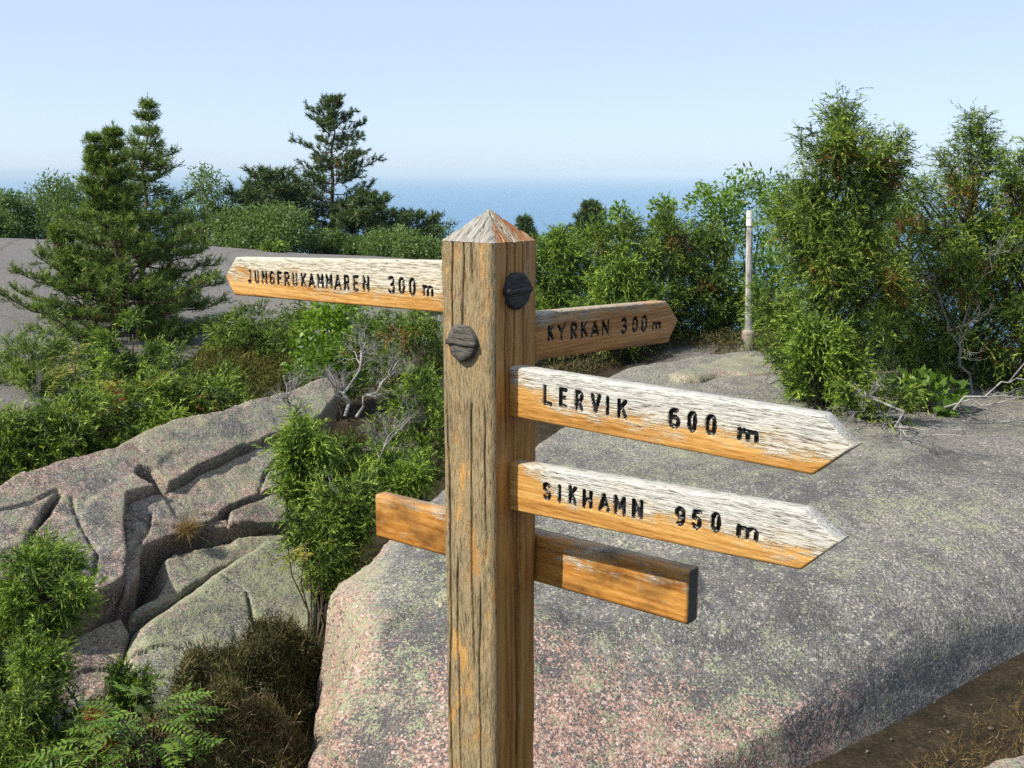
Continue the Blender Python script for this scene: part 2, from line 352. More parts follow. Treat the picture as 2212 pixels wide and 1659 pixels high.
def rock_block(name, outline, p0, e1, e2, nrm, R, H, res, mat, parent=None, amp=.02, seed=0, keep=.14, lift=0.0, steep=5.0, kind=None, label=None, Rfun=None, crust=(.66, .40, .46), zones=None, jag=1.0, facet=0.0, fspace=.22, joints=(), grow=0.0, fmask=None, soft=True, ledge=0.0, cuts=(), xs=None, ys=None, flat=False):
    """a weathered block: rounded shoulders falling into the joints round it; outline in (e1, e2) metres"""
    poly = chaikin(outline, 1) if soft else A(outline, float); lo = poly.min(0) - keep - res; hi = poly.max(0) + keep + res
    xs = np.arange(lo[0], hi[0], res) if xs is None else xs; ys = np.arange(lo[1], hi[1], res) if ys is None else ys; X, Y = np.meshgrid(xs, ys); P = np.c_[X.ravel(), Y.ravel()]
    P3 = np.c_[P, np.full(len(P), seed * 3.1)]
    jg = jag if not callable(jag) else jag(P)
    d = sd_poly(P, poly) + (jg > .8) * vnoise(P3, 2.3, seed + 3, 2) * .03 * (jg - .3) + jg * (vnoise(P3, 5, seed, 3) * .024 + vnoise(P3, 20, seed + 5, 3) * .011)
    d = d + grow; Rr = R if Rfun is None else Rfun(P)
    q = np.clip(1 - d / Rr, 0, 1); drop = H * (1 - np.sqrt(np.clip(1 - q * q, 0, 1)))
    drop = np.where(d < 0, H + (-d) * steep + ledge * np.clip(jg, 0, 1) * np.sin(-d * 95 + 3 * vnoise(P3, 3, seed + 81, 2)) * np.minimum(1, -d / .02), drop)
    h = lift - drop + amp * (vnoise(P3, 1.3, seed + 9, 3) * 1.6 + vnoise(P3, 5, seed + 11, 3) * .55 - np.abs(vnoise(P3, 3.3, seed + 17, 3)) * .5) + .0045 * vnoise(P3, 34, seed + 13, 3)
    if facet:                       # broken faces: each cell a tilted plane of its own
        rr_ = np.random.default_rng(seed + 500); ns = int(max(8, np.prod(hi - lo) / fspace ** 2)); S = rr_.uniform(lo, hi, (ns, 2)); G = rr_.normal(0, 1, (ns, 2)) * facet / fspace; O = rr_.normal(0, facet * .35, ns)
        Pw = P + np.c_[vnoise(P3, 6, seed + 61, 2), vnoise(P3, 6, seed + 62, 2)] * .04; num = np.zeros(len(P)); den = np.zeros(len(P)); d2m = np.full(len(P), 1e9)
        for a_ in S: d2m = np.minimum(d2m, np.hypot(*(Pw - a_).T))
        for a_, g_, o_ in zip(S, G, O):
            wt_ = np.exp(-np.minimum((np.hypot(*(Pw - a_).T) - d2m) / (fspace * .055), 40)); num += wt_ * ((Pw - a_) @ g_ + o_); den += wt_
        h = h + (num / den) * (1.0 if fmask is None else fmask(P))
    for cp, cd, cs in cuts:         # planes along which the block has split off
        dist_ = (P - A(cp)) @ unit(A(cd)) + .05 * vnoise(P3, 2.5, seed + 91, 3) + .02 * vnoise(P3, 11, seed + 92, 3)
        h = np.minimum(h, lift + .012 - cs * dist_ + .012 * vnoise(P3, 7, seed + 93, 3))
    for jl in joints:               # narrow open joints
        jl = A(jl); dj = np.full(len(P), 9.)
        for a_, b_ in zip(jl[:-1], jl[1:]):
            e_ = b_ - a_; w_ = P - a_; tt_ = np.clip((w_ @ e_) / (e_ @ e_), 0, 1); dj = np.minimum(dj, np.hypot(*(w_ - tt_[:, None] * e_).T))
        dj = dj + .008 * vnoise(P3, 14, seed + 71, 3); h = h - .035 * np.exp(-(np.maximum(dj, 0) / .007) ** 2)
    V = p0 + P[:, :1] * e1 + P[:, 1:] * e2 + h[:, None] * nrm
    nx, ny = len(xs), len(ys); i = np.arange(ny - 1)[:, None] * nx; j = np.arange(nx - 1)[None]
    Fc = np.stack([i + j, i + j + 1, i + nx + j + 1, i + nx + j], -1).reshape(-1, 4)
    Fc = Fc[d[Fc].min(1) > -keep]; used = np.unique(Fc); re = np.full(len(V), -1); re[used] = np.arange(len(used))
    o = mk(name, V[used], re[Fc], mat, parent, smooth=not flat)
    W = V[used]; edge = np.clip(1.25 - d[used] / .10, 0, 1)        # the broken rims stay bare and pink
    gk = crust[0] + .38 * vnoise(W, 1.1, seed + 31, 4) + .30 * vnoise(W, 7, seed + 32, 3) - .28 * edge
    bk = crust[1] + .34 * vnoise(W, 1.9, seed + 35, 4) + .30 * vnoise(W, 9, seed + 36, 3)
    nk = crust[2] + .30 * vnoise(W, 1.4, seed + 38, 3) + .42 * vnoise(W, 12, seed + 39, 3)
    if zones is not None: gk, bk, nk = zones(W, gk, bk, nk)
    for nm, val in (('grey', gk), ('black', bk), ('green', nk)):
        at_ = o.data.attributes.new(nm, 'FLOAT', 'POINT'); at_.data.foreach_set('value', val.astype(np.float32))
    return tag(o, label, kind=kind)

# right-hand slab: broad whaleback of granite behind the signpost
SLAB_Z = .03
slab_px = [(709, 1213), (800, 1154), (910, 1073), (1000, 1020), (1165, 950), (1215, 880), (1245, 815), (1330, 775), (1480, 752), (1600, 745)]
slab = [tuple(ground(x, y, SLAB_Z)[:2]) for x, y in slab_px] + [(3.2, 10.2), (6.5, 9.6), (8, 7.5), (6.5, 5.9), (4.3, 5.4), (2.85, 4.62),
        (2.15, 4.2), (1.58, 3.8), (.95, 3.36), (.35, 3.0), (-.25, 2.93), (-.55, 3.1), (-.66, 3.5), (-.76, 4.05)]
EX, EY, EZ = A([1., 0, 0]), A([0, 1., 0]), A([0, 0, 1.])
def slab_R(P):                      # broad rounded flank to the right, tighter shoulder to the left and back
    return .06 + .54 * sstep(-.2, 1.2, P[:, 0]) * sstep(6.2, 4.4, P[:, 1]) + .10 * sstep(-.25, -.6, P[:, 0]) * sstep(5, 4.3, P[:, 1]) + .35 * sstep(6.5, 8, P[:, 1])
def slab_zones(W, g, b, n):
    front = sstep(4.3, 3.1, W[:, 1] + .25 * np.abs(W[:, 0])); wall = sstep(-.45, -.62, W[:, 0])
    band = np.exp(-((W[:, 0] + .30 - .25 * (W[:, 1] - 3.9)) / .22) ** 2) * sstep(5.4, 4.6, W[:, 1])
    far = sstep(5.5, 8.0, W[:, 1])
    big = vnoise(W, .7, 88, 3)
    return g + .42 - .85 * front - .5 * wall + .10 * far + .26 * big, b - .03 + .30 * band - .15 * far - .2 * wall + .10 * front - .2 * big, n + .05 * far + .14 * wall - .07
sx = np.r_[np.arange(-1.0, 1.5, .0145), np.arange(1.5, 2.6, .022), np.arange(2.6, 8.4, .06)]; sy = np.r_[np.arange(2.6, 4.5, .0145), np.arange(4.5, 6, .025), np.arange(6, 10.6, .05)]
rock_block('rock_slab', slab, A([0, 0, SLAB_Z]), EX, EY, EZ, .3, .30, .026, M_GRAN_SLAB, amp=.028, seed=4, keep=.13, kind='structure',
           label='broad grey granite slab behind the signpost, pink along its broken front edge', Rfun=slab_R, zones=slab_zones, jag=lambda P: .14 + 2.1 * sstep(.9, -.1, P[:, 0]) * sstep(5.2, 4.2, P[:, 1]), crust=(.66, .44, .36), steep=3.5, ledge=.022, cuts=[((-.50, 4.0), (-.994, .112), .42), ((-.25, 3.44), (.353, -.936), .55), ((.35, 3.3), (-.45, -.893), .45), ((-.2, 3.12), (.1, -.995), 1.6)], xs=sx, ys=sy, facet=.040, fspace=.26, fmask=lambda P: sstep(1.6, .2, P[:, 0]) * sstep(4.9, 3.9, P[:, 1]) * .9 + .12)

# cracked outcrop on the left, block by block
pA = ground(0, 1061, 0.0); pB = ground(690, 838, 0.0); pC = at(300, 1500, 4.4)
on = unit(np.cross(pB - pA, pC - pA)); on = on if on[2] > 0 else -on
oe1 = unit(pB - pA); oe2 = np.cross(on, oe1)
def opoly(pts, off=0.0):
    out = []
    for x, y in pts:
        q = on_plane(x, y, pA + on * off, on) - pA; out.append((q @ oe1, q @ oe2))
    return out
outcrop = empty('rock_outcrop', pC, 'jointed pink and grey granite outcrop split into blocks, left of the signpost', kind='structure')
BLOCKS = [
 ([(-60, 1085), (0, 1061), (50, 1035), (135, 1008), (243, 981), (303, 947), (371, 920), (478, 903), (522, 880), (593, 866), (718, 822), (735, 850), (690, 905),
   (603, 944), (505, 981), (404, 1028), (364, 1052), (325, 1022), (296, 1016), (285, 1035), (330, 1060), (268, 1078), (262, 1140), (266, 1212), (262, 1262),
   (190, 1305), (120, 1330), (20, 1330), (75, 1170), (105, 1128), (134, 1082), (120, 1076), (90, 1110), (60, 1165), (0, 1280), (-60, 1300)], .016, .06, 0.055, 1),
 ([(274, 1084), (364, 1056), (420, 1030), (510, 986), (607, 950), (625, 985), (618, 1045), (560, 1066), (500, 1090), (470, 1110), (448, 1122), (381, 1148),
   (330, 1168), (308, 1180), (300, 1236), (274, 1274), (268, 1215), (275, 1160), (268, 1120)], .016, .06, -.01, 2),
 ([(502, 1097), (560, 1072), (603, 1053), (622, 1060), (624, 1116), (560, 1124), (499, 1124)], .02, .05, -.02, 3),
 ([(446, 1125), (466, 1110), (497, 1108), (497, 1124)], .02, .03, -.05, 4),
 ([(366, 1186), (385, 1172), (420, 1163), (500, 1146), (593, 1128), (634, 1134), (560, 1172), (478, 1200), (398, 1256), (302, 1304), (298, 1292), (352, 1262), (372, 1232)], .016, .05, -.085, 5),
 ([(480, 1206), (580, 1142), (634, 1142), (690, 1185), (700, 1300), (680, 1420), (560, 1560), (400, 1570), (290, 1560), (262, 1500), (288, 1380), (308, 1325), (402, 1262)], .07, .12, -.06, 6),
 ([(130, 1372), (185, 1322), (278, 1288), (298, 1322), (282, 1386), (254, 1440), (240, 1530), (150, 1560), (90, 1500)], .04, .10, -.13, 7),
 ([(-60, 1310), (0, 1300), (60, 1290), (110, 1340), (120, 1380), (60, 1500), (-60, 1500)], .04, .10, -.12, 8),
]
CRUST = {5: (.80, .36, .56), 6: (.88, .30, .60), 7: (.6, .45, .4)}
JOINTS = {1: [[(0, 1118), (60, 1100), (118, 1076)], [(150, 1090), (168, 1150), (205, 1215), (195, 1300)]],
          2: [[(300, 1120), (372, 1132), (448, 1122)], [(395, 1080), (440, 1102), (470, 1108)], [(560, 1064), (575, 1020), (600, 990)], [(285, 1190), (320, 1150), (330, 1100)]],
          6: [[(300, 1385), (360, 1372), (430, 1390)], [(330, 1440), (420, 1452)], [(480, 1215), (540, 1260), (560, 1330)]], 7: [[(150, 1420), (210, 1400), (270, 1400)]]}
for pts, R, H, lift, sd in BLOCKS:
    rock_block('rock_block', opoly(pts), pA, oe1, oe2, on, R, H, .0115, M_GRAN_OUT, outcrop, amp=.014, seed=20 + sd, keep=.07, lift=lift, steep=7.0, grow=.010, flat=True, facet=.012, fspace=.24, soft=False, jag=.4, crust=CRUST.get(sd, (.68, .46, .44)),
               joints=[opoly(j) for j in JOINTS.get(sd, ())])
# low blocks under the slab's left end
low = [tuple(ground(x, y, -.42)[:2]) for x, y in [(668, 1590), (700, 1560), (745, 1565), (790, 1600), (800, 1720), (640, 1720)]]
rb = rock_block('low_rock', low, A([0, 0, -.42]), EX, EY, EZ, .06, .09, .012, M_GRAN_SLAB, amp=.012, seed=41, keep=.1)
tag(rb, 'small pink rock wedged under the left end of the big slab', 'rock')
crn = [tuple(ground(x, y, -.24)[:2]) for x, y in [(2080, 1659), (2110, 1630), (2180, 1612), (2260, 1600), (2400, 1700), (2250, 1850), (2080, 1760)]]
rb = rock_block('flat_rock', crn, A([0, 0, -.235]), EX, EY, EZ, .10, .07, .015, M_GRAN_SLAB, amp=.01, seed=43, keep=.08)
tag(rb, 'flat pale rock in the brown path at the lower right corner', 'rock')
# ledge beyond the slab
led = [tuple(ground(x, y, .06)[:2]) for x, y in [(1430, 812), (1500, 790), (1560, 770), (1640, 762), (1700, 790), (1640, 812), (1560, 806), (1500, 822)]]
rb = rock_block('rock_ledge', led, A([0, 0, .075]), EX, EY, EZ, .10, .06, .025, M_GRAN_OUT, amp=.02, seed=45, keep=.06)
tag(rb, 'low pinkish rock ledge near the foot of the marker pole', 'rock')

# ------------------------------------------------------------------ the signpost
TH = math.atan(2761 * math.cos(PITCH) / FPX)
NR = A([math.sin(TH), -math.cos(TH), 0]); NL = A([-math.cos(TH), -math.sin(TH), 0])    # normals of the two visible post faces
PC = A([-.042, 1.915, 0]); PW = .13
signpost = empty('signpost', (PC[0], PC[1], tz(PC[0], PC[1])), 'weathered oak signpost with four lettered arrow boards and one blank board', 'signpost')
ROT_POST = math.atan2(NR[1], NR[0])
def local_child(name, V, Fc, mat, frame_o, rotz, parent, **kw):
    """mesh given in a local frame that is turned about the vertical"""
    o = mk(name, V, Fc, mat, None, **kw); o.parent = parent
    o.location = Vector(tuple(float(c) for c in frame_o)) - (parent.location if parent.location else Vector()); o.rotation_euler = (0, 0, rotz); return o

M_POST_L = wood('post_weathered_oak', 'Z', -1.2, 2.4, bias=.12, seed=3.0, gradient=.12, blotch=.95,
                rimk=.5, grey=((.016, .013, .009), (.10, .074, .038), (.225, .17, .088)))
M_POST_R = wood('post_varnished_oak', 'Z', -1.2, 2.4, bias=-.34, seed=8.0, gradient=.15, blotch=.75, grime=.02, orange=((.13, .055, .014), (.30, .135, .032), (.42, .22, .065)))
M_CAP = wood('post_cap_oak', 'CX', -1.2, 2.4, bias=.5, seed=12.0, gradient=.1, blotch=.4, grey=((.05, .046, .04), (.19, .175, .15), (.34, .32, .285)))
M_CAPR = wood('post_cap_rust', 'CY', -1.2, 2.4, bias=-.05, seed=15.0, gradient=.1, blotch=1.1, orange=((.16, .05, .012), (.30, .10, .025), (.40, .17, .05)),
              grey=((.05, .046, .04), (.19, .175, .15), (.34, .32, .285)))
def build_post():
    h = PW / 2; ch = .009; z_eave = 1.577; zb = -.25
    n = 92; t = np.linspace(0, 1, n)
    sides = []                      # ring of samples, counter-clockwise, with chamfered corners
    cor = A([(h, -h), (h, h), (-h, h), (-h, -h)])
    for k in range(4):
        a, b = cor[k], cor[(k + 1) % 4]; e = unit(b - a)
        sides.append((a + e * ch) + t[:, None] * ((b - e * ch) - (a + e * ch)))
    ring = np.concatenate(sides); nrm = np.repeat(A([(1, 0), (0, 1), (-1, 0), (0, -1)]), n, 0).astype(float)
    zs = np.linspace(zb, z_eave, 140); m = len(ring)
    V = np.empty((len(zs), m, 3)); V[:, :, :2] = ring[None]; V[:, :, 2] = zs[:, None]
    # drying cracks: narrow wandering grooves that run with the grain
    def crack(face, s0, za, zb_, wid, dep, sd):
        zz = zs[:, None]; s = (ring[:, 1] if face in (0, 2) else ring[:, 0])[None]
        line = s0 + .0025 * np.sin(zz * 7 + sd) + .0012 * np.sin(zz * 23 + 2 * sd) + .0006 * np.sin(zz * 61 + sd)
        fade = np.clip(np.minimum(zz - za, zb_ - zz) / .05, 0, 1)
        amt = dep * fade * np.exp(-((s - line) / wid) ** 2) * (np.arange(m) // n == face)[None]
        V[:, :, :2] -= amt[..., None] * nrm[None]
    # face 3 = left visible face (y = -h), face 0 = right visible face (x = +h)
    for s0, za, zb_, sd in ((-.030, 1.36, 1.60, 1), (-.006, 1.36, 1.60, 2), (.014, 1.50, 1.6, 3), (.012, .75, 1.30, 4), (-.025, .5, 1.0, 5), (.03, .3, .95, 6), (-.048, .4, 1.3, 7), (.045, 1.0, 1.3, 8)):
        crack(3, s0, za, zb_, .0013, .011, sd)
    for s0, za, zb_, sd in ((-.028, 1.2, 1.60, 2), (-.006, .95, 1.6, 9), (.002, .2, 1.22, 5), (.02, 1.3, 1.6, 6)):
        crack(0, s0, za, zb_, .0013, .012, sd)
    P = V.reshape(-1, 3); V = (P + np.c_[nrm[np.tile(np.arange(m), len(zs))] * (.0016 * vnoise(P * A([1, 1, .12]), 60, 3, 3) + .002 * vnoise(P, 9, 4, 2))[:, None], np.zeros(len(P))]).reshape(V.shape)
    i = np.arange(len(zs) - 1)[:, None] * m; j = np.arange(m)[None]; k = (j + 1) % m
    Fc = np.stack([i + j, i + k, i + m + k, i + m + j], -1).reshape(-1, 4)
    face = np.minimum(np.arange(m) // n, 3)
    mid = np.tile(np.where(np.isin(face, (3, 2)), 0, 1), len(zs) - 1)
    local_child('post', V.reshape(-1, 3), Fc, None, (PC[0], PC[1], 0), ROT_POST, signpost, mats=[M_POST_L, M_POST_R], midx=mid, smooth=False)
    # pyramid cap, scored by the same cracks
    apex = 1.634; L = 18; rr = np.linspace(0, 1, L); V2 = []
    for q in rr:
        xy = ring * (1 - q) + 0.0; z = z_eave + (apex - z_eave) * q; w = np.c_[xy, np.full(m, z)]
        V2.append(w)
    V2 = A(V2); tang = np.where(np.isin(face, (0, 2)), ring[:, 1], ring[:, 0])
    for q in range(L):
        xy = V2[q, :, :2]; s = np.where(np.isin(face, (0, 2)), xy[:, 1], xy[:, 0])
        g = 0
        for s0, d in ((-.030, .006), (-.006, .006), (.016, .005), (-.045, .004), (.033, .004), (.05, .003)):
            g = g + d * np.exp(-((s - s0 - .003 * math.sin(q * .9 + s0 * 90)) / .0016) ** 2)
        V2[q, :, 2] -= g * (1 if 0 < q < L - 2 else 0) + .0012 * (vnoise(np.c_[s, s * 0, np.full(m, q * .004)], 160, 7, 2))
    i = np.arange(L - 1)[:, None] * m; j = np.arange(m)[None]; k = (j + 1) % m
    Fc = np.stack([i + j, i + k, i + m + k, i + m + j], -1).reshape(-1, 4)
    mid = np.tile(np.where(face == 0, 1, 0), L - 1)
    local_child('post_cap', V2.reshape(-1, 3), Fc, None, (PC[0], PC[1], 0.0006), ROT_POST, signpost, mats=[M_CAP, M_CAPR], midx=mid)
build_post()

# stroke letters, unit box, y up; arcs are sampled
def arc(cx, cy, rx, ry, a0, a1, n=9):
    a = np.radians(np.linspace(a0, a1, n)); return [(cx + rx * math.cos(q), cy + ry * math.sin(q)) for q in a]
GLYPH = {
 'J': [[(.45, 1), (.85, 1), (.85, .25)] + arc(.47, .22, .38, .22, 0, -170)],
 'U': [[(.08, 1), (.08, .25)] + arc(.5, .25, .42, .25, 180, 360) + [(.92, 1)]],
 'N': [[(.05, 0), (.05, 1), (.95, 0), (.95, 1)]],
 'G': [arc(.5, .72, .42, .28, 35, 180) + [(.08, .28)] + arc(.5, .28, .42, .28, 180, 360) + [(.92, .48), (.55, .48)]],
 'F': [[(.1, 0), (.1, 1), (.95, 1)], [(.1, .52), (.75, .52)]],
 'R': [[(.08, 0), (.08, 1), (.55, 1)] + arc(.6, .75, .32, .25, 90, -90) + [(.1, .5)], [(.5, .5), (.92, 0)]],
 'K': [[(.08, 0), (.08, 1)], [(.92, 1), (.1, .42)], [(.38, .62), (.95, 0)]],
 'A': [[(0, 0), (.5, 1), (1, 0)], [(.2, .28), (.8, .28)]],
 'M': [[(.03, 0), (.05, 1), (.5, .35), (.95, 1), (.97, 0)]],
 'E': [[(.95, 1), (.08, 1), (.08, 0), (.95, 0)], [(.08, .52), (.75, .52)]],
 'Y': [[(0, 1), (.5, .5), (1, 1)], [(.5, .5), (.5, 0)]],
 'L': [[(.06, 1), (.06, 0), (1, 0)]],
 'V': [[(0, 1), (.5, 0), (1, 1)]],
 'I': [[(.5, 0), (.5, 1)]],
 'H': [[(.05, 0), (.05, 1)], [(.95, 0), (.95, 1)], [(.05, .5), (.95, .5)]],
 'S': [arc(.5, .75, .42, .25, 30, 270) + arc(.5, .25, .42, .25, 90, -150)],
 '3': [arc(.45, .75, .42, .25, 150, -90) + arc(.45, .26, .48, .26, 90, -150)],
 '0': [arc(.5, .68, .44, .32, 0, 180) + arc(.5, .32, .44, .32, 180, 360) + [(.94, .68)]],
 '6': [arc(.58, .66, .46, .34, 70, 180, 7) + arc(.52, .30, .42, .30, 180, 540, 15)],
 '9': [arc(.42, .34, .46, .34, -110, 0, 7) + arc(.48, .70, .42, .30, 0, 360, 15)],
 '5': [[(.9, 1), (.18, 1), (.1, .55)] + arc(.46, .31, .46, .31, 120, -150)],
 'm': [[(.04, 0), (.04, 1)], [(.04, .6)] + arc(.27, .68, .23, .27, 160, 0, 7) + [(.5, 0)], [(.5, .6)] + arc(.73, .68, .23, .27, 160, 0, 7) + [(.96, 0)]],
}
m = new_mat('black_letter_paint'); t = NT(m)
nz = t.noise(t.obj(), 400, 3, .6)
t.finish(t.ramp(nz, [(.3, .006), (.7, .022)]), .24, nz, .35, .002, .5); M_PAINT = m

M_END = wood('end_grain', 'X', -.5, .5, bias=.8, seed=77, gradient=.1, grey=((.012, .012, .013), (.05, .048, .046), (.11, .105, .10)))
def zoom_px(x, y, ox, oy, sc): return ((ox + x * sc) * .67770, (oy + y * sc) * .67770)

def build_board(name, corners, tip, n, off, u, mat, label, letters, zm, thick=.034, flip=False, parent=None, stroke=.0036):
    """a plank in the vertical plane with normal n through the post; corners TL, BL, TR, BR and tip as they are seen"""
    p0 = PC + n * off; rot = math.atan2(u[1], u[0])
    def uv(px): q = on_plane(px[0], px[1], p0, n); return float((q - p0) @ u), float(q[2])
    TL, BL, TR, BR = [uv(c) for c in corners]
    vmid = lambda a: (a[1])
    zorg = (BL[1] + BR[1]) / 2; uorg = min(TL[0], BL[0])
    top = [TL, TR]; bot = [BL, BR]
    if tip is not None:
        T = uv(tip)
        if T[0] > TR[0]: top = [TL, TR, T]; bot = [BL, BR, T]
        else: top = [T, TL, TR]; bot = [T, BL, BR]
    top = A(sorted(top)); bot = A(sorted(bot))
    u_lo = max(top[0, 0], bot[0, 0]) if tip is None or T[0] > TR[0] else T[0]
    u_hi = min(top[-1, 0], bot[-1, 0]) if tip is None or T[0] < TR[0] else T[0]
    # strokes
    segs = []; boxes = []
    for chs, x0, x1, yt, yb in letters:
        xc = (x0 + x1) / 2; a = uv(zoom_px(x0, (yt + yb) / 2, *zm)); b = uv(zoom_px(x1, (yt + yb) / 2, *zm))
        vt = uv(zoom_px(xc, yt, *zm))[1]; vb = uv(zoom_px(xc, yb, *zm))[1]
        x0u, x1u = a[0] + stroke, b[0] - stroke; vt -= stroke; vb += stroke
        if chs == 'I': x0u = x1u = (a[0] + b[0]) / 2
        ls = []
        for pl in GLYPH[chs]:
            q = A([(x0u + px * (x1u - x0u), vb + py * (vt - vb)) for px, py in pl]); ls += list(zip(q[:-1], q[1:]))
        segs.append(ls); boxes.append((x0u - .008, x1u + .008, vb - .008, vt + .008))
    if boxes:
        fa, fb = min(b[0] for b in boxes), max(b[1] for b in boxes)
        us = np.concatenate([np.arange(u_lo, fa, .004), np.arange(fa, fb, .00145), np.arange(fb, u_hi, .004), [u_hi]])
    else: us = np.append(np.arange(u_lo, u_hi, .004), u_hi)
    us = us[np.r_[True, np.diff(us) > 3e-4]]
    nr = 60 if boxes else 26; s = np.linspace(0, 1, nr)
    vt = np.interp(us, top[:, 0], top[:, 1]); vb = np.interp(us, bot[:, 0], bot[:, 1]); thin = vt - vb < .003
    vt = np.where(thin, vt + .0015, vt); vb = np.where(thin, vb - .0015, vb)
    U = np.repeat(us[:, None], nr, 1); Vv = vb[:, None] + s[None] * (vt - vb)[:, None]
    pts = np.c_[U.ravel(), Vv.ravel()]
    outl = np.r_[np.c_[us, vt], np.c_[us, vb][::-1]]; dlist = np.minimum(np.minimum(vt[:, None] - Vv, Vv - vb[:, None]), np.minimum(U - u_lo, u_hi - U)).ravel()
    rr = .005; q = np.clip(1 - dlist / rr, 0, 1); y = .004 * (1 - np.sqrt(np.clip(1 - q * q, 0, 1)))
    P3 = np.c_[pts[:, 0] * .25, pts[:, 1] * 6, np.full(len(pts), off)]
    y += .0009 * vnoise(P3, 55, len(name) + int(corners[0][0]), 3)
    which = np.full(len(pts), -1); dist = np.full(len(pts), 9.)
    for k, (ls, bx) in enumerate(zip(segs, boxes)):
        sel = np.where((pts[:, 0] > bx[0]) & (pts[:, 0] < bx[1]) & (pts[:, 1] > bx[2]) & (pts[:, 1] < bx[3]))[0]; Q = pts[sel]; d = np.full(len(Q), 9.)
        for a, b in ls:
            e = b - a; tt = np.clip(((Q - a) @ e) / (e @ e + 1e-12), 0, 1); d = np.minimum(d, np.hypot(*(Q - a - tt[:, None] * e).T))
        d += .0005 * vnoise(np.c_[Q, np.zeros(len(Q))], 260, 5 + k, 2)
        better = d < dist[sel]; dist[sel[better]] = d[better]; which[sel[better & (d < stroke * 1.6)]] = k
    y += .0058 * np.sqrt(np.clip(1 - (dist / stroke) ** 2, 0, 1))
    front = np.c_[pts[:, 0] - uorg, y, pts[:, 1] - zorg]
    nc = len(us); i = np.arange(nc - 1)[:, None] * nr; j = np.arange(nr - 1)[None]
    Fc = np.stack([i + j, i + nr + j, i + nr + j + 1, i + j + 1], -1).reshape(-1, 4)
    fd = dist[Fc].mean(1); fw = which[Fc].max(1); paint = (fd < stroke) & (fw >= 0)
    # sides and back from the boundary ring
    ringi = np.concatenate([np.arange(nc) * nr, (nc - 1) * nr + np.arange(1, nr), (np.arange(nc - 1)[::-1]) * nr + nr - 1, np.arange(1, nr - 1)[::-1]])
    nR = len(ringi); N0 = len(front); b1 = front[ringi].copy(); b1[:, 1] = thick - .003; b2 = front[ringi].copy()
    cen = b2.mean(0); b2[:, 1] = thick; b2[:, 2] += np.where(b2[:, 2] > np.interp(b2[:, 0], us - uorg, (vt + vb) / 2 - zorg), -.003, .003)
    Vall = np.concatenate([front, b1, b2]); r = np.arange(nR); r2 = (r + 1) % nR
    sF = np.stack([ringi[r2], ringi[r], N0 + r, N0 + r2], -1); sF2 = np.stack([N0 + r2, N0 + r, N0 + nR + r, N0 + nR + r2], -1)
    bot_i = np.arange(nc); top_i = nc + nr - 1 + np.arange(nc - 1); top_i = np.r_[nc + nr - 2, top_i][::-1]
    k = np.arange(nc - 1); bF = np.stack([N0 + nR + bot_i[k + 1], N0 + nR + bot_i[k], N0 + nR + top_i[k], N0 + nR + top_i[k + 1]], -1)
    wF = np.concatenate([Fc[~paint], sF, sF2, bF]); org = (p0[0] + u[0] * uorg, p0[1] + u[1] * uorg, zorg)
    nF = int((~paint).sum()); endf = np.zeros(len(wF), int); mid_u = Vall[wF][:, :, 0].mean(1)
    if tip is None: endf[nF:nF + len(sF)] = (np.abs(Vall[sF][:, :, 0] - (u_hi - uorg)).max(1) < 1e-4).astype(int)
    b = local_child(name, Vall, wF, None, org, rot, signpost, mats=[mat, M_END], midx=endf); tag(b, label)
    for kk in range(len(segs)):
        sel = Fc[paint & (fw == kk)]
        if not len(sel): continue
        used = np.unique(sel); re = np.full(N0, -1); re[used] = np.arange(len(used))
        lo = mk('letter', front[used], re[sel], M_PAINT, None, smooth=True); lo.parent = b
    return b

ZL = (1560, 1120, .53345); ZS = (1560, 1420, .51537); ZJ = (700, 760, .32550); ZK = (1690, 920, .23056)
W_L = wood('board_oak_bleached', 'X', 0, .094, bias=.12, seed=21.0, gradient=1.0, blotch=.80, xg=(.02, .13, .5))
W_S = wood('board_oak_half_bleached', 'X', 0, .094, bias=.03, seed=26.0, gradient=1.1, blotch=.82, xg=(.02, .12, .45))
W_J = wood('board_oak_flaking', 'X', .0, .094, bias=.08, seed=33.0, gradient=1.05, blotch=.92, grey=((.05, .045, .035), (.36, .33, .25), (.58, .54, .44)))
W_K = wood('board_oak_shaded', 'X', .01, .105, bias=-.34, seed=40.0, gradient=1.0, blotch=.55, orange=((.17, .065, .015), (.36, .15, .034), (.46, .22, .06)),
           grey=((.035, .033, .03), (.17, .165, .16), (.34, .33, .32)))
W_B = wood('board_oak_blank', 'X', .0, .10, bias=-.26, seed=52.0, gradient=.4, blotch=1.2, grime=.09, orange=((.15, .055, .010), (.35, .14, .024), (.52, .26, .062)))  # browns darkened so the colour deepens the shadow of the board above
build_board('board', [(1086, 789.8), (1085.4, 896.4), (1776.7, 898.2), (1753.2, 1027.3)], (1842.5, 967.6), NL, .0175, NR, W_L,
    'arrow board reading LERVIK 600 m, bleached nearly white',
    [('L', 318, 374, 200, 325), ('E', 413, 467, 218, 339), ('R', 506, 564, 234, 357), ('V', 603, 667, 252, 374), ('I', 697, 715, 270, 388), ('K', 760, 827, 285, 404),
     ('6', 1062, 1145, 337, 464), ('0', 1180, 1242, 356, 487), ('0', 1287, 1360, 376, 505), ('m', 1476, 1613, 462, 545)], ZL)
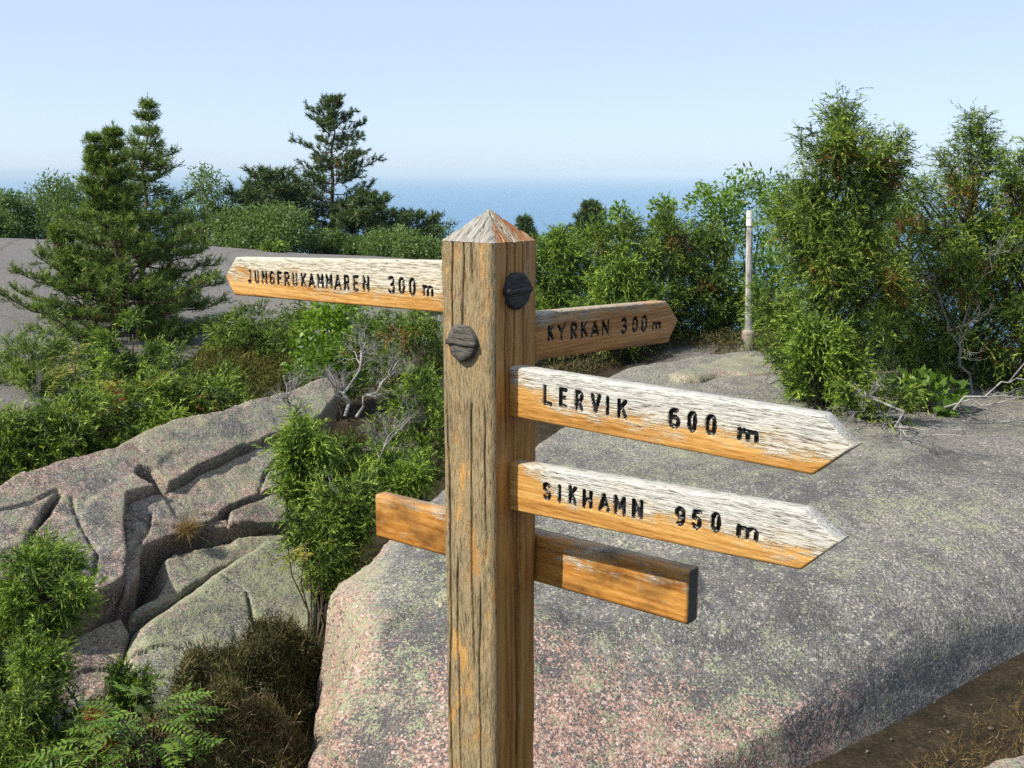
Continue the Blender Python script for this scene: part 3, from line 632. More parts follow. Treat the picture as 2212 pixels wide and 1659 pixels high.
build_board('board', [(1089.3, 997.3), (1089.3, 1099.6), (1736.5, 1103.8), (1727.9, 1232.3)], (1814.5, 1171.2), NL, .0175, NR, W_S,
    'arrow board reading SIKHAMN 950 m, half orange and half bleached',
    [('S', 326, 384, 228, 343), ('I', 424, 442, 243, 360), ('K', 485, 543, 250, 370), ('H', 573, 640, 277, 394), ('A', 673, 745, 296, 415), ('M', 766, 845, 312, 435),
     ('N', 878, 953, 333, 455), ('9', 1143, 1217, 377, 499), ('5', 1247, 1317, 398, 523), ('0', 1366, 1433, 413, 541), ('m', 1522, 1668, 500, 588)], ZS)
build_board('board', [(508.6, 555.9), (506.4, 637.5), (960, 563.8), (960, 676.2)], (486.5, 595.6), NL, .0175, NR, W_J,
    'arrow board reading JUNGFRUKAMMAREN 300 m, flaking cream above orange',
    [('J', 275, 313, 310, 449), ('U', 340, 387, 318, 451), ('N', 410, 467, 320, 452), ('G', 485, 540, 323, 462), ('F', 562, 612, 322, 460), ('R', 630, 687, 326, 474),
     ('U', 709, 764, 337, 478), ('K', 793, 852, 340, 482), ('A', 868, 935, 345, 492), ('M', 953, 1020, 346, 490), ('M', 1037, 1106, 350, 498), ('A', 1120, 1194, 355, 510),
     ('R', 1213, 1274, 358, 515), ('E', 1303, 1362, 362, 518), ('N', 1398, 1468, 368, 527), ('3', 1646, 1718, 367, 547), ('0', 1748, 1814, 380, 552), ('0', 1850, 1920, 387, 571),
     ('m', 1983, 2094, 458, 572)], ZJ, stroke=.0029)
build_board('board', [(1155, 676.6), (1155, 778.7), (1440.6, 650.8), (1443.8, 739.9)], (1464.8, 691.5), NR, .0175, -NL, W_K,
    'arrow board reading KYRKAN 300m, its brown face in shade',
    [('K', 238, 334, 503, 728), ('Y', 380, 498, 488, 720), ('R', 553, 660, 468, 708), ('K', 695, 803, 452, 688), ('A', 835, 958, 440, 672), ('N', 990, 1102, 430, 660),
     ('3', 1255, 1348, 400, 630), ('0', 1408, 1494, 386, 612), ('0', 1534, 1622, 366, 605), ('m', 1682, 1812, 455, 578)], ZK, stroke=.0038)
build_board('board', [(808.3, 1069.2), (810, 1158.7), (1488.4, 1235.9), (1483.3, 1350.4)], None, NL, -.0665, NR, W_B,
    'blank orange board without lettering, fixed low across the back of the post', [], ZL, thick=.036)

def build_bolt(cx, cy, n, u, mat, label, proud):
    p = on_plane(cx, cy, PC + n * (PW / 2), n); rot = math.atan2(u[1], u[0]); r = .0335; sd = 36
    a = np.linspace(0, 2 * np.pi, sd, endpoint=False); rad = r * (1 + .035 * np.sin(3 * a + 1) + .02 * np.sin(7 * a))
    V = []
    for rr, y in ((1, .012), (1, -proud + .003), (.95, -proud), (.66, -proud - .0012), (.33, -proud - .0008), (.02, -proud - .001)):
        V.append(np.c_[np.cos(a) * rad * rr, np.full(sd, y), np.sin(a) * rad * rr])
    V = np.concatenate(V); V[sd * 2:, 1] += .0012 * vnoise(V[sd * 2:], 90, 3, 2)
    i = np.arange(5)[:, None] * sd; j = np.arange(sd)[None]; k = (j + 1) % sd
    Fc = np.stack([i + j, i + k, i + sd + k, i + sd + j], -1).reshape(-1, 4)[:, ::-1]
    o = local_child('tenon_end', V, Fc, mat, (p[0], p[1], p[2]), rot, signpost); tag(o, label)
    wv = []                          # flat wedge driven across it
    xs = np.linspace(-r * 1.03, r * 1.03, 14)
    for x in xs: 
        hh = .0052 + .0009 * math.sin(x * 160)
        wv += [(x, .004, hh), (x, -proud - .0025, hh * .92), (x, -proud - .0025, -hh * .92), (x, .004, -hh)]
    wv = A(wv); n4 = 4; i = np.arange(len(xs) - 1)[:, None] * n4; j = np.arange(4)[None]; k = (j + 1) % 4
    f = np.stack([i + j, i + k, i + n4 + k, i + n4 + j], -1).reshape(-1, 4); f = np.r_[f, [[3, 2, 1, 0]], [[len(wv) - 4, len(wv) - 3, len(wv) - 2, len(wv) - 1]]]
    w = mk('wedge', wv, f, mat, None); w.parent = o
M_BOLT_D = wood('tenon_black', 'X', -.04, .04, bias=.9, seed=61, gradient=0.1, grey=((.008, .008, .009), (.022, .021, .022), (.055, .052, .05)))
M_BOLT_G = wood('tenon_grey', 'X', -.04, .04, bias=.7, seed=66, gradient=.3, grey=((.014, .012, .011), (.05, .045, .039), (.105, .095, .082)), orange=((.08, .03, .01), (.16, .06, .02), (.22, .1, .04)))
build_bolt(1114, 627, NR, -NL, M_BOLT_D, 'round black tenon end on the shaded face', .010)
build_bolt(1004, 739, NL, NR, M_BOLT_G, 'round grey tenon end on the sunlit face', .012)

# ------------------------------------------------------------------ marker pole
def build_pole():
    b = ground(1609, 742, .04); b = b - A([0, 0, .03])
    root = empty('marker_pole', b, 'slim grey wooden pole with white top set in a concrete block', 'pole')
    s = 10.0 / 10.0; dep = b[1]; k = dep / FPX * .985
    z0 = b[2]; top = at(1618, 455, dep)[2]; zb = at(1610, 712, dep)[2]; zw = at(1618, 488, dep)[2]
    def prism(name, p0, p1, w0, w1, mat, bev=.25):
        a = np.linspace(0, 2 * np.pi, 12, endpoint=False); c = np.sign(np.cos(a)) * np.abs(np.cos(a)) ** .7; s_ = np.sign(np.sin(a)) * np.abs(np.sin(a)) ** .7
        V = []; n = 14
        for q in np.linspace(0, 1, n):
            w = (w0 + (w1 - w0) * q) / 2 * (1 - (.35 if q == 1 else 0)); c0 = A(p0) + (A(p1) - A(p0)) * q
            if q == 1: c0 = A(p1)
            V.append(np.c_[c0[0] + c * w, c0[1] + s_ * w, np.full(12, c0[2])])
        V = np.concatenate(V); i = np.arange(n - 1)[:, None] * 12; j = np.arange(12)[None]; kk = (j + 1) % 12
        f = np.stack([i + j, i + kk, i + 12 + kk, i + 12 + j], -1).reshape(-1, 4)
        top_f = [[(n - 1) * 12 + q, (n - 1) * 12 + q + 1, (n - 1) * 12 + 10 - q, (n - 1) * 12 + 11 - q] for q in range(5)]
        return mk(name, V, np.r_[f, top_f], mat, root)
    m = new_mat('pole_grey_wood'); t = NT(m); v = t.obj(); f = t.noise(t.mapping(v, scale=(60, 60, 4)), 1, 5, .65); g = t.noise(t.mapping(v, scale=(14, 14, 6)), 1, 4, .6)
    t.finish(t.mix(t.ramp(g, [(.42, 0.0), (.6, .8)]), t.ramp(f, [(.35, (.10, .095, .09)), (.6, (.34, .33, .32))]), t.ramp(f, [(.35, (.30, .28, .26)), (.6, (.60, .58, .55))])), .9, f, .7, .006)
    w = new_mat('pole_white_paint'); t = NT(w); f = t.noise(t.mapping(t.obj(), scale=(40, 40, 8)), 1, 4, .6); t.finish(t.ramp(f, [(.35, (.62, .62, .61)), (.5, (.80, .80, .79))]), .6, f, .4, .003)
    c = new_mat('concrete'); t = NT(c); f = t.noise(t.obj(), 40, 5, .65); t.finish(t.ramp(f, [(.3, (.17, .14, .11)), (.6, (.30, .26, .21))]), .95, f, .7, .01)
    xb = at(1617, 712, dep)[0]; xt = at(1619, 455, dep)[0]; xw = at(1619, 488, dep)[0]
    prism('shaft', (xb, dep, zb - .05), (xw, dep, zw + .02), 16 * k, 13 * k, m)
    prism('white_top', (xw, dep, zw), (xt, dep, top), 13.6 * k, 13.2 * k, w)
    prism('concrete_block', (xb, dep, z0 - .08), (xb, dep, zb), 30 * k, 27 * k, c)
build_pole()

# ------------------------------------------------------------------ plants
def radius_at(prof, t): p = A(prof); return np.interp(t, p[:, 0], p[:, 1])

def clump_centres(r, base, top, prof, n, shell=.35, flat=1.0, arms=0):
    """points spread through a crown whose radius follows prof (height fraction, metres)"""
    t = []; 
    while len(t) < n:
        c = r.uniform(prof[0][0], prof[-1][0], 4 * n); R = radius_at(prof, c); keep = r.uniform(0, max(p[1] for p in prof), len(c)) < R + .04
        t += list(c[keep])
    t = A(t[:n]); R = radius_at(prof, t); a = r.uniform(0, 2 * np.pi, n)
    ph = r.uniform(0, 6.28, 3); lump = .96 + .22 * np.sin(2 * a + 13 * t + ph[0]) + .16 * np.sin(5 * a - 23 * t + ph[1]) + .10 * np.sin(9 * a + 41 * t + ph[2])
    q = R * lump * np.sqrt(r.uniform(shell, 1, n)); ax = base + t[:, None] * (top - base)
    if arms:                        # boughs that stand out of the crown
        k = int(n * .36); a0 = r.uniform(0, 2 * np.pi, arms); t0 = r.uniform(prof[0][0] + .15, .80, arms); ex = r.uniform(1.0, 1.34, arms); w = r.integers(0, arms, k); s_ = r.uniform(.55, 1, k)
        t[:k] = np.clip(t0[w] + .13 * s_, 0, .97); a[:k] = a0[w] + r.normal(0, .14, k); q[:k] = (radius_at(prof, t0[w]) + .03) * ex[w] * s_; ax = base + t[:, None] * (top - base)
    return ax + np.c_[np.cos(a) * q, np.sin(a) * q * flat, r.normal(0, .02, n)], t, np.c_[np.cos(a), np.sin(a), np.zeros(n)]

def wiggle(r, a, b, n=5, amt=.06, sag=0.0):
    a, b = A(a, float), A(b, float); t = np.linspace(0, 1, n)[:, None]; L = np.linalg.norm(b - a)
    p = a + (b - a) * t + r.normal(0, amt * L, (n, 3)) * (t * (1 - t) * 3); p[:, 2] += sag * L * (t * (1 - t))[:, 0] * 4; return p

def juniper(label, bx, tx, Y, prof, n=150, sprays=12, per=9, leaf=.034, wid=.012, spray=.12, seed=0, mat=None, stems=26, dead=0, group=None, droop=.22, name='juniper',
            part='foliage', up=.45, shell=.3, flat=.9, bottom=None, tint=(.5, .24), fill=.22):
    """bx = foot and tx = top as seen; prof = crown radius in metres by height fraction"""
    r = np.random.default_rng(1000 + seed); base = at(bx[0], bx[1], Y); top = at(tx[0], tx[1], Y)
    g = tz(base[0], base[1]); foot = A([base[0], base[1], min(base[2], g) - .03])
    root = empty(name, foot, label, 'juniper', group); mat = mat or M_JUN
    c, t, out = clump_centres(r, base, top, prof, n, shell, flat, max(5, int(n / 22)))
    mixo = r.permutation(n); c, t, out = c[mixo], t[mixo], out[mixo]
    tb = Tubes(); axis_p = wiggle(r, foot, base + (top - base) * .9, 9, .03); tb.add(axis_p, np.linspace(.022, .004, 9) * np.linalg.norm(top - foot) / 1.2, 6)
    for k in r.choice(n, min(stems, n), replace=False):
        s = max(0, t[k] - r.uniform(.18, .4)); p = base + (top - base) * s if s > .05 else foot + r.normal(0, .03, 3) * A([1, 1, .2])
        L = np.linalg.norm(c[k] - p); tb.add(wiggle(r, p, c[k], 5, .05, .04), np.linspace(.010, .003, 5) * (0.5 + L), 4)
    tb.build('stems', M_BARK, root)
    ni = int(n * fill); ci, ti, oi = clump_centres(r, base, top, [(q, w * .62) for q, w in prof], ni, .0, flat)      # inner sprays close the crown
    n = max(12, int(n * .5)); c, out = np.r_[c[:n], ci], np.r_[out[:n], oi]; n += ni; sprays = int(sprays * 1.9); per = int(per * 1.35); wid = wid * .82
    N = n * sprays; cc = np.repeat(c, sprays, 0); oo = np.repeat(out, sprays, 0); tone = np.repeat(r.normal(0, tint[1] * .7, n), sprays)
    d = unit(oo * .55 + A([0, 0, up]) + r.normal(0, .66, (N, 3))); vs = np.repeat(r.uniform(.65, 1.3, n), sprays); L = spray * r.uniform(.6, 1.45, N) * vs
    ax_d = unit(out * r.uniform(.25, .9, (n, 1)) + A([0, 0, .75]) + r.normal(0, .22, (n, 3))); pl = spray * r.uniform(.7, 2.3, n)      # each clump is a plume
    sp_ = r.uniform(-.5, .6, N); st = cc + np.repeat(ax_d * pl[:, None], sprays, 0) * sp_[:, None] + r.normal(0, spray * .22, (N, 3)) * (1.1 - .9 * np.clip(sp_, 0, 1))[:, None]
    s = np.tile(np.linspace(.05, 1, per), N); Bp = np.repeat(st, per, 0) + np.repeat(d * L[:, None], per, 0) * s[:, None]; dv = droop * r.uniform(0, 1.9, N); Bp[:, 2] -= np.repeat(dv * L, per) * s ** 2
    bd = unit(np.repeat(d, per, 0) * 1.0 + r.normal(0, .46, (N * per, 3)) + A([0, 0, -1.3]) * (np.repeat(dv, per) * s)[:, None])
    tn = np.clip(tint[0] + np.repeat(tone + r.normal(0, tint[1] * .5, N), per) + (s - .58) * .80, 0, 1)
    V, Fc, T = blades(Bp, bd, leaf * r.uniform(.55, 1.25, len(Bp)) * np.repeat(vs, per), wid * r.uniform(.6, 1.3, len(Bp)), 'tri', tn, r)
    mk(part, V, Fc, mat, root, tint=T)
    if dead:
        k = r.choice(n - ni, dead, replace=False); cd = np.repeat(c[k], 22, 0) + r.normal(0, .045, (dead * 22, 3)); dd = unit(r.normal(0, .5, (len(cd), 3)) + A([0, 0, -.5]))
        sp = np.tile(np.linspace(0, 1, 8), len(cd)); B2 = np.repeat(cd, 8, 0) + np.repeat(dd, 8, 0) * (sp * spray * .9)[:, None]
        V, Fc, T = blades(B2, np.repeat(dd, 8, 0) + r.normal(0, .5, (len(B2), 3)), leaf * .9, wid, 'tri', r.uniform(0, 1, len(B2)), r)
        mk('dead_foliage', V, Fc, M_BROWN, root, tint=T)
    return root

def tufts(r, pos, d, needles, length, width, shoot, tone):
    """pine shoots: needles swept forward round each shoot"""
    n = len(pos); s = np.tile(np.linspace(0, 1, needles), n); P = np.repeat(pos, needles, 0) + np.repeat(d, needles, 0) * (s * shoot)[:, None]
    dd = unit(np.repeat(d, needles, 0) * .75 + r.normal(0, .62, (n * needles, 3)))
    tn = np.clip(np.repeat(tone, needles) + (s - .5) * .25 + r.normal(0, .08, len(s)), 0, 1)
    return blades(P, dd, length * r.uniform(.7, 1.2, len(P)), width, 'tri', tn, r)

def pine(label, bx, tx, Y, prof, whorls, arms, seed, needles=14, nl=.075, nw=.008, shoot=.07, mat=None, rise=.25, name='pine_tree', group=None, twig=.16, per_arm=9,
         leaders=(), brown=0, r0=.045, lean=0.0, skirt=.0):
    r = np.random.default_rng(3000 + seed); base = at(bx[0], bx[1], Y); top = at(tx[0], tx[1], Y); H = np.linalg.norm(top - base)
    foot = A([base[0], base[1], min(base[2], tz(base[0], base[1])) - .05]); root = empty(name, foot, label, 'tree', group); mat = mat or M_PINE
    tb = Tubes(); tr = wiggle(r, foot, top, 12, .012); tb.add(tr, np.linspace(r0, .006, 12), 7); pos = []; dr = []
    axes = [(base, top, 1.0, prof, whorls)]
    for fx, fy, tx_, ty_, sc in leaders:            # extra leaders that fork from the stem
        a = at(fx, fy, Y); b = at(tx_, ty_, Y); tb.add(wiggle(r, a, b, 8, .03), np.linspace(r0 * .55, .005, 8), 5)
        axes.append((a, b, sc, [(0, .16), (.3, .24), (.65, .11), (1, .02)], max(4, whorls // 2)))
    for a0, a1, sc, pf, wh in axes:
        Hh = np.linalg.norm(a1 - a0)
        for w in range(wh):
            t = (w + .6 + r.uniform(-.25, .25)) / wh; t = pf[0][0] + t * (1 - pf[0][0])
            if t > .985: continue
            R = radius_at(pf, t) * sc; p0 = a0 + (a1 - a0) * t; na = max(3, int(arms * (.6 + .4 * (1 - t)) + r.uniform(-1, 1.5))); ph = r.uniform(0, 6.28)
            for k in range(na):
                an = ph + 6.283 * k / na + r.normal(0, .25); L = R * r.uniform(.45, 1.28)
                d = A([math.cos(an), math.sin(an) * .95, rise + .35 * t + r.normal(0, .08)]); e = p0 + d * L; e[2] -= skirt * L * (1 - t)
                br = wiggle(r, p0, e, 6, .04, -.06); tb.add(br, np.linspace(.012, .004, 6) * (.4 + L * .8), 4)
                m = max(3, int(per_arm * (L / (max(p[1] for p in prof) + 1e-6)) + 2))
                for s in np.linspace(.30, 1, m):
                    q = br[0] + (br[-1] - br[0]) * s; i = int(s * 4.99); q = br[i] + (br[i + 1] - br[i]) * (s * 5 - i if i < 5 else 1)
                    for sd in (-1, 1, 0):
                        tl = twig * r.uniform(.3, 1.25) * (1.2 - .5 * s) * min(1.0, .28 + R / (3.2 * twig)); lat = A([-d[1], d[0], 0]) * (sd or r.normal(0, .5))
                        td = unit(unit(d) * r.uniform(.2, .9) + lat * r.uniform(.3, 1.1) + A([0, 0, .3 + r.normal(0, .3)])); te = q + td * tl
                        tb.add(A([q, te]), [.0035 + nw * .1, .002], 3)
                        for f_ in (1, .72, .4):
                            pos.append(q + td * tl * f_); dr.append(unit(td + r.normal(0, .35, 3) + A([0, 0, .2])))
                pos.append(br[-1]); dr.append(unit(d + A([0, 0, .4])))
        for q in np.linspace(.8, 1, 5): pos.append(a0 + (a1 - a0) * q); dr.append(A([r.normal(0, .1), r.normal(0, .1), 1.]))
    tb.build('trunk', M_PBARK, root)
    pos = A(pos); dr = unit(A(dr)); tone = np.clip(r.normal(.45, .16, len(pos)), 0, 1)
    V, Fc, T = tufts(r, pos, dr, needles, nl, nw, shoot, tone); mk('crown', V, Fc, mat, root, tint=T)
    if brown:
        k = r.choice(len(pos), brown); V, Fc, T = tufts(r, pos[k] + r.normal(0, .02, (brown, 3)), dr[k] * A([1, 1, -.5]), needles, nl, nw, shoot, r.uniform(0, 1, brown)); mk('dead_foliage', V, Fc, M_BROWN, root, tint=T)
    return root

def leafy(label, bx, tx, Y, prof, n, leaves, leaf, wid, seed, mat=None, cl=.16, name='deciduous_shrub', cat='shrub', group=None, stems=20, shell=.25, flat=1.0, sr=.012, brown=0, upb=.3, tint=(.5, .22)):
    r = np.random.default_rng(5000 + seed); base = at(bx[0], bx[1], Y); top = at(tx[0], tx[1], Y)
    foot = A([base[0], base[1], min(base[2], tz(base[0], base[1])) - .05]); root = empty(name, foot, label, cat, group)
    c, t, out = clump_centres(r, base, top, prof, n, shell, flat); tb = Tubes()
    for k in r.choice(n, min(stems, n), replace=False):
        p = foot + r.normal(0, .05, 3) * A([1, 1, 0]); mid = p + (c[k] - p) * .5 + A([0, 0, .12]); q = np.r_[wiggle(r, p, mid, 4, .05), wiggle(r, mid, c[k], 4, .06)[1:]]
        tb.add(q, np.linspace(sr, sr * .25, 7), 4)
    tb.build('trunk', M_BARK, root)
    N = n * leaves; P = np.repeat(c, leaves, 0) + unit(r.normal(0, 1, (N, 3))) * (cl * 1.75 * r.uniform(0, 1, (N, 1)) ** .45) * A([1, 1, .8]); tone = np.repeat(r.normal(0, .14, n), leaves)
    d = unit(np.repeat(out, leaves, 0) * .5 + r.normal(0, .7, (N, 3)) + A([0, 0, upb]))
    V, Fc, T = blades(P, d, leaf * r.uniform(.6, 1.25, N), wid * r.uniform(.7, 1.2, N), 'leaf', np.clip(tint[0] + tone + r.normal(0, tint[1] * .6, N), 0, 1), r)
    mk('crown', V, Fc, mat or M_LEAF, root, tint=T)
    if brown:
        P = np.repeat(c[r.choice(n, brown)], 40, 0) + r.normal(0, cl * .8, (brown * 40, 3)); V, Fc, T = blades(P, r.normal(0, 1, (len(P), 3)), leaf, wid, 'leaf', r.uniform(0, 1, len(P)), r); mk('dead_leaves', V, Fc, M_BROWN, root, tint=T)
    return root

def rowan(label, bx, Y, fronds, seed, mat=None, size=.17, group=None, spread=.22, height=.25, name='rowan_sapling'):
    """sapling with feathered leaves: pairs of leaflets along each stalk"""
    r = np.random.default_rng(7000 + seed); base = at(bx[0], bx[1], Y); foot = A([base[0], base[1], min(base[2], tz(base[0], base[1])) - .02])
    root = empty(name, foot, label, 'sapling', group); tb = Tubes(); B = []; D = []; L = []; Wd = []; T = []
    for k in range(fronds):
        an = r.uniform(0, 6.28); h = height * r.uniform(.15, 1); o = base + A([math.cos(an), math.sin(an), 0]) * spread * r.uniform(.05, .8) + A([0, 0, h])
        if k % 2 == 0: tb.add(wiggle(r, foot, o, 5, .05, .05), np.linspace(.006, .0025, 5), 4)
        d = unit(A([math.cos(an), math.sin(an), r.uniform(-.1, .55)]) + r.normal(0, .25, 3)); ln = size * r.uniform(.7, 1.2); lat = unit(np.cross(d, A([0, 0, 1.]) + r.normal(0, .2, 3))); tone = r.uniform(.2, .8)
        q = [o + d * ln * s + A([0, 0, -.25 * ln * s * s]) for s in np.linspace(0, 1, 8)]; tb.add(A(q), np.linspace(.0022, .001, 8), 3)
        for i in range(1, 8):
            for sd in (-1, 1): B.append(q[i]); D.append(unit(lat * sd + d * .45 + A([0, 0, -.1]))); L.append(ln * .30 * (1.1 - .06 * i)); Wd.append(ln * .095); T.append(np.clip(tone + r.normal(0, .1), 0, 1))
        B.append(q[-1]); D.append(d); L.append(ln * .3); Wd.append(ln * .1); T.append(tone)
    tb.build('stems', M_BARK, root); B = A(B); D = A(D); L = A(L); Wd = A(Wd); T = A(T)
    side = unit(np.cross(D, A([0, 0, 1.]) + r.normal(0, .25, D.shape))); nn = np.cross(side, D); k = np.arange(len(B))
    V = np.stack([B, B + D * L[:, None] * .4 + side * Wd[:, None] / 2, B + D * L[:, None] - nn * L[:, None] * .1, B + D * L[:, None] * .4 - side * Wd[:, None] / 2], 1).reshape(-1, 3)
    Fc = np.concatenate([k[:, None] * 4 + A([0, 1, 2]), k[:, None] * 4 + A([0, 2, 3])]); mk('leaves', V, Fc, mat or M_ROW, root, tint=np.repeat(T, 4)); return root

def deadwood(label, start, tip, seed, depth=4, r0=.020, name='dead_branch', cat='branch', group=None, kids=4, spread=.8, parent=None, up=.15, flat=None):
    """bare silvery branch that forks again and again"""
    r = np.random.default_rng(9000 + seed); tb = Tubes()
    def grow(p, q, rad, lv):
        n = 7; pts = wiggle(r, p, q, n, .07); tb.add(pts, np.linspace(rad, rad * .45, n), 5 if lv < 2 else 3)
        if lv >= depth: return
        L = np.linalg.norm(q - p); d = unit(q - p)
        for k in range(kids if lv < depth - 1 else kids - 1):
            s = r.uniform(.25, 1); o = pts[min(int(s * (n - 1)), n - 1)]; dd = unit(d + r.normal(0, spread, 3) + A([0, 0, up]))
            if flat is not None: dd[2] *= flat
            grow(o, o + dd * L * r.uniform(.35, .62), rad * .5 * (1.15 - .4 * s), lv + 1)
    grow(A(start), A(tip), r0 * .72, 0)
    root = empty(name, start, label, cat, group) if parent is None else parent
    tb.build('dead_wood', M_DEAD, root); return root

# --- far trees on the crest and beyond
def m_px(px, Y): return px * Y * 1.01 / FPX
FAR = 'leafy shrubs along the crest of the far rock'
def far_shrub(label, cx, ty, hw, by, Y, seed, n=70, mat=None, **kw):
    R = m_px(hw, Y); prof = [(.0, R * .75), (.3, R), (.6, R * .85), (.85, R * .5), (1, R * .12)]
    leafy(label, (cx, by), (cx + kw.pop('dx', 0), ty), Y, prof, n, kw.pop('leaves', 95), kw.pop('leaf', .085), kw.pop('wid', .044), seed, mat, cl=kw.pop('cl', R * .16 + .03), group=FAR, sr=.03, **kw)
far_shrub('pale grey-green shrub at the very left edge, below the sea line', 14, 415, 52, 525, 27, 1, n=60)
far_shrub('broad dense green shrub left of the twin-topped pine on the crest', 118, 388, 88, 525, 28, 2, n=130)
far_shrub('green shrub hidden mostly behind the twin-topped pine', 235, 430, 75, 530, 27.5, 3, n=80)
far_shrub('airy pale shrub rising right of the spruce top', 440, 374, 62, 535, 28, 4, n=75, cl=.24)
far_shrub('low green shrub between the airy shrub and the dark pine thicket', 505, 450, 55, 540, 27, 5, n=60)
far_shrub('rounded willow-green shrub in front of the dark pine thicket', 590, 448, 92, 548, 26.5, 6, n=130)
far_shrub('light green shrub right of the tall pine, above the left arrow board', 850, 500, 72, 558, 26, 7, n=90)
far_shrub('green shrub just left of the post top on the crest', 905, 520, 55, 562, 25.5, 8, n=60)
far_shrub('sparse small tree on the crest touching the post cap', 972, 468, 58, 560, 30, 9, n=34, leaves=44, shell=.1, tint=(.4, .2))
far_shrub('low scrub at the far left edge under the pale shrub', 5, 470, 40, 528, 25, 10, n=40, tint=(.3, .2))
far_shrub('low dark scrub round the foot of the tall pine', 712, 505, 48, 552, 27.5, 12, n=60, tint=(.3, .2))
far_shrub('low green scrub right of the tall pine trunk', 775, 515, 40, 552, 27, 13, n=50)
far_shrub('distant scrub just right of the post cap', 1210, 502, 50, 560, 34, 11, n=60, leaf=.12)
pine('dark bushy pine thicket left of the tall pine', (600, 540), (585, 384), 29, [(.0, 1.2), (.4, 1.25), (.75, .8), (1, .15)], 9, 6, 1, needles=10, nl=.15, nw=.030, shoot=.16, mat=M_FPINE, twig=.34, per_arm=8, group='pines on the crest')
pine('tall dark pine standing alone above the sea horizon', (722, 532), (718, 212), 30, [(.10, .45), (.2, .95), (.3, 1.1), (.44, 1.25), (.55, .95), (.65, .80), (.82, .55), (.93, .3), (1, .08)], 16, 5, 2, needles=10, nl=.11, nw=.024, shoot=.12, mat=M_FPINE, twig=.24, per_arm=5, rise=.10, group='pines on the crest', brown=24, r0=.10)
pine('dark young pine right of the tall pine trunk', (800, 545), (795, 425), 28.5, [(.0, .8), (.5, .72), (.8, .4), (1, .1)], 7, 5, 3, needles=10, nl=.14, nw=.028, shoot=.15, mat=M_FPINE, twig=.28, per_arm=7, group='pines on the crest')
pine('flat-topped small pine left of the post top', (888, 548), (892, 474), 30, [(.0, .5), (.5, .8), (.85, .6), (1, .2)], 5, 5, 4, needles=10, nl=.14, nw=.028, shoot=.15, mat=M_FPINE, twig=.28, per_arm=6, group='pines on the crest')
pine('small dark pine alone against the sea, right of the post', (1272, 560), (1276, 443), 42, [(.25, .75), (.5, .62), (.75, .42), (1, .1)], 7, 5, 5, needles=10, nl=.18, nw=.04, shoot=.2, mat=M_FPINE, twig=.3, per_arm=6, group='pines on the crest')
pine('tip of a dark pine peeking out behind the post cap', (1135, 560), (1132, 478), 45, [(.2, .5), (.6, .4), (1, .1)], 5, 5, 6, needles=9, nl=.18, nw=.04, shoot=.2, mat=M_FPINE, twig=.3, per_arm=5, group='pines on the crest')
juniper('tiny yellowish shrub alone on the far bare rock', (590, 549), (592, 534), 23, [(0, .22), (.5, .26), (1, .1)], n=24, sprays=8, leaf=.06, wid=.03, spray=.12, seed=90, mat=M_JUNY, stems=4, name='dwarf_shrub')

# --- twin-topped pine and spruce at the left
pine('young twin-topped pine left of the spruce, long lower boughs', (255, 790), (244, 276), 13, [(.02, .8), (.12, 1.25), (.32, 1.20), (.45, .85), (.58, .48), (.7, .22), (.85, .09), (1, .02)], 15, 8, 7, needles=13, nl=.066, nw=.0105, shoot=.08, twig=.15, per_arm=9,
     leaders=[(232, 470, 202, 303, .9), (190, 640, 120, 500, .9)], brown=26, r0=.05, rise=.22)
pine('slender spruce with thin spire behind the twin-topped pine', (300, 775), (320, 222), 13.9, [(.05, .95), (.2, 1.1), (.42, .85), (.62, .5), (.82, .22), (.94, .08), (1, .02)], 20, 7, 8, needles=10, nl=.05, nw=.0105, shoot=.10, twig=.13, per_arm=13, rise=-.02, name='spruce_tree', brown=12, r0=.055)

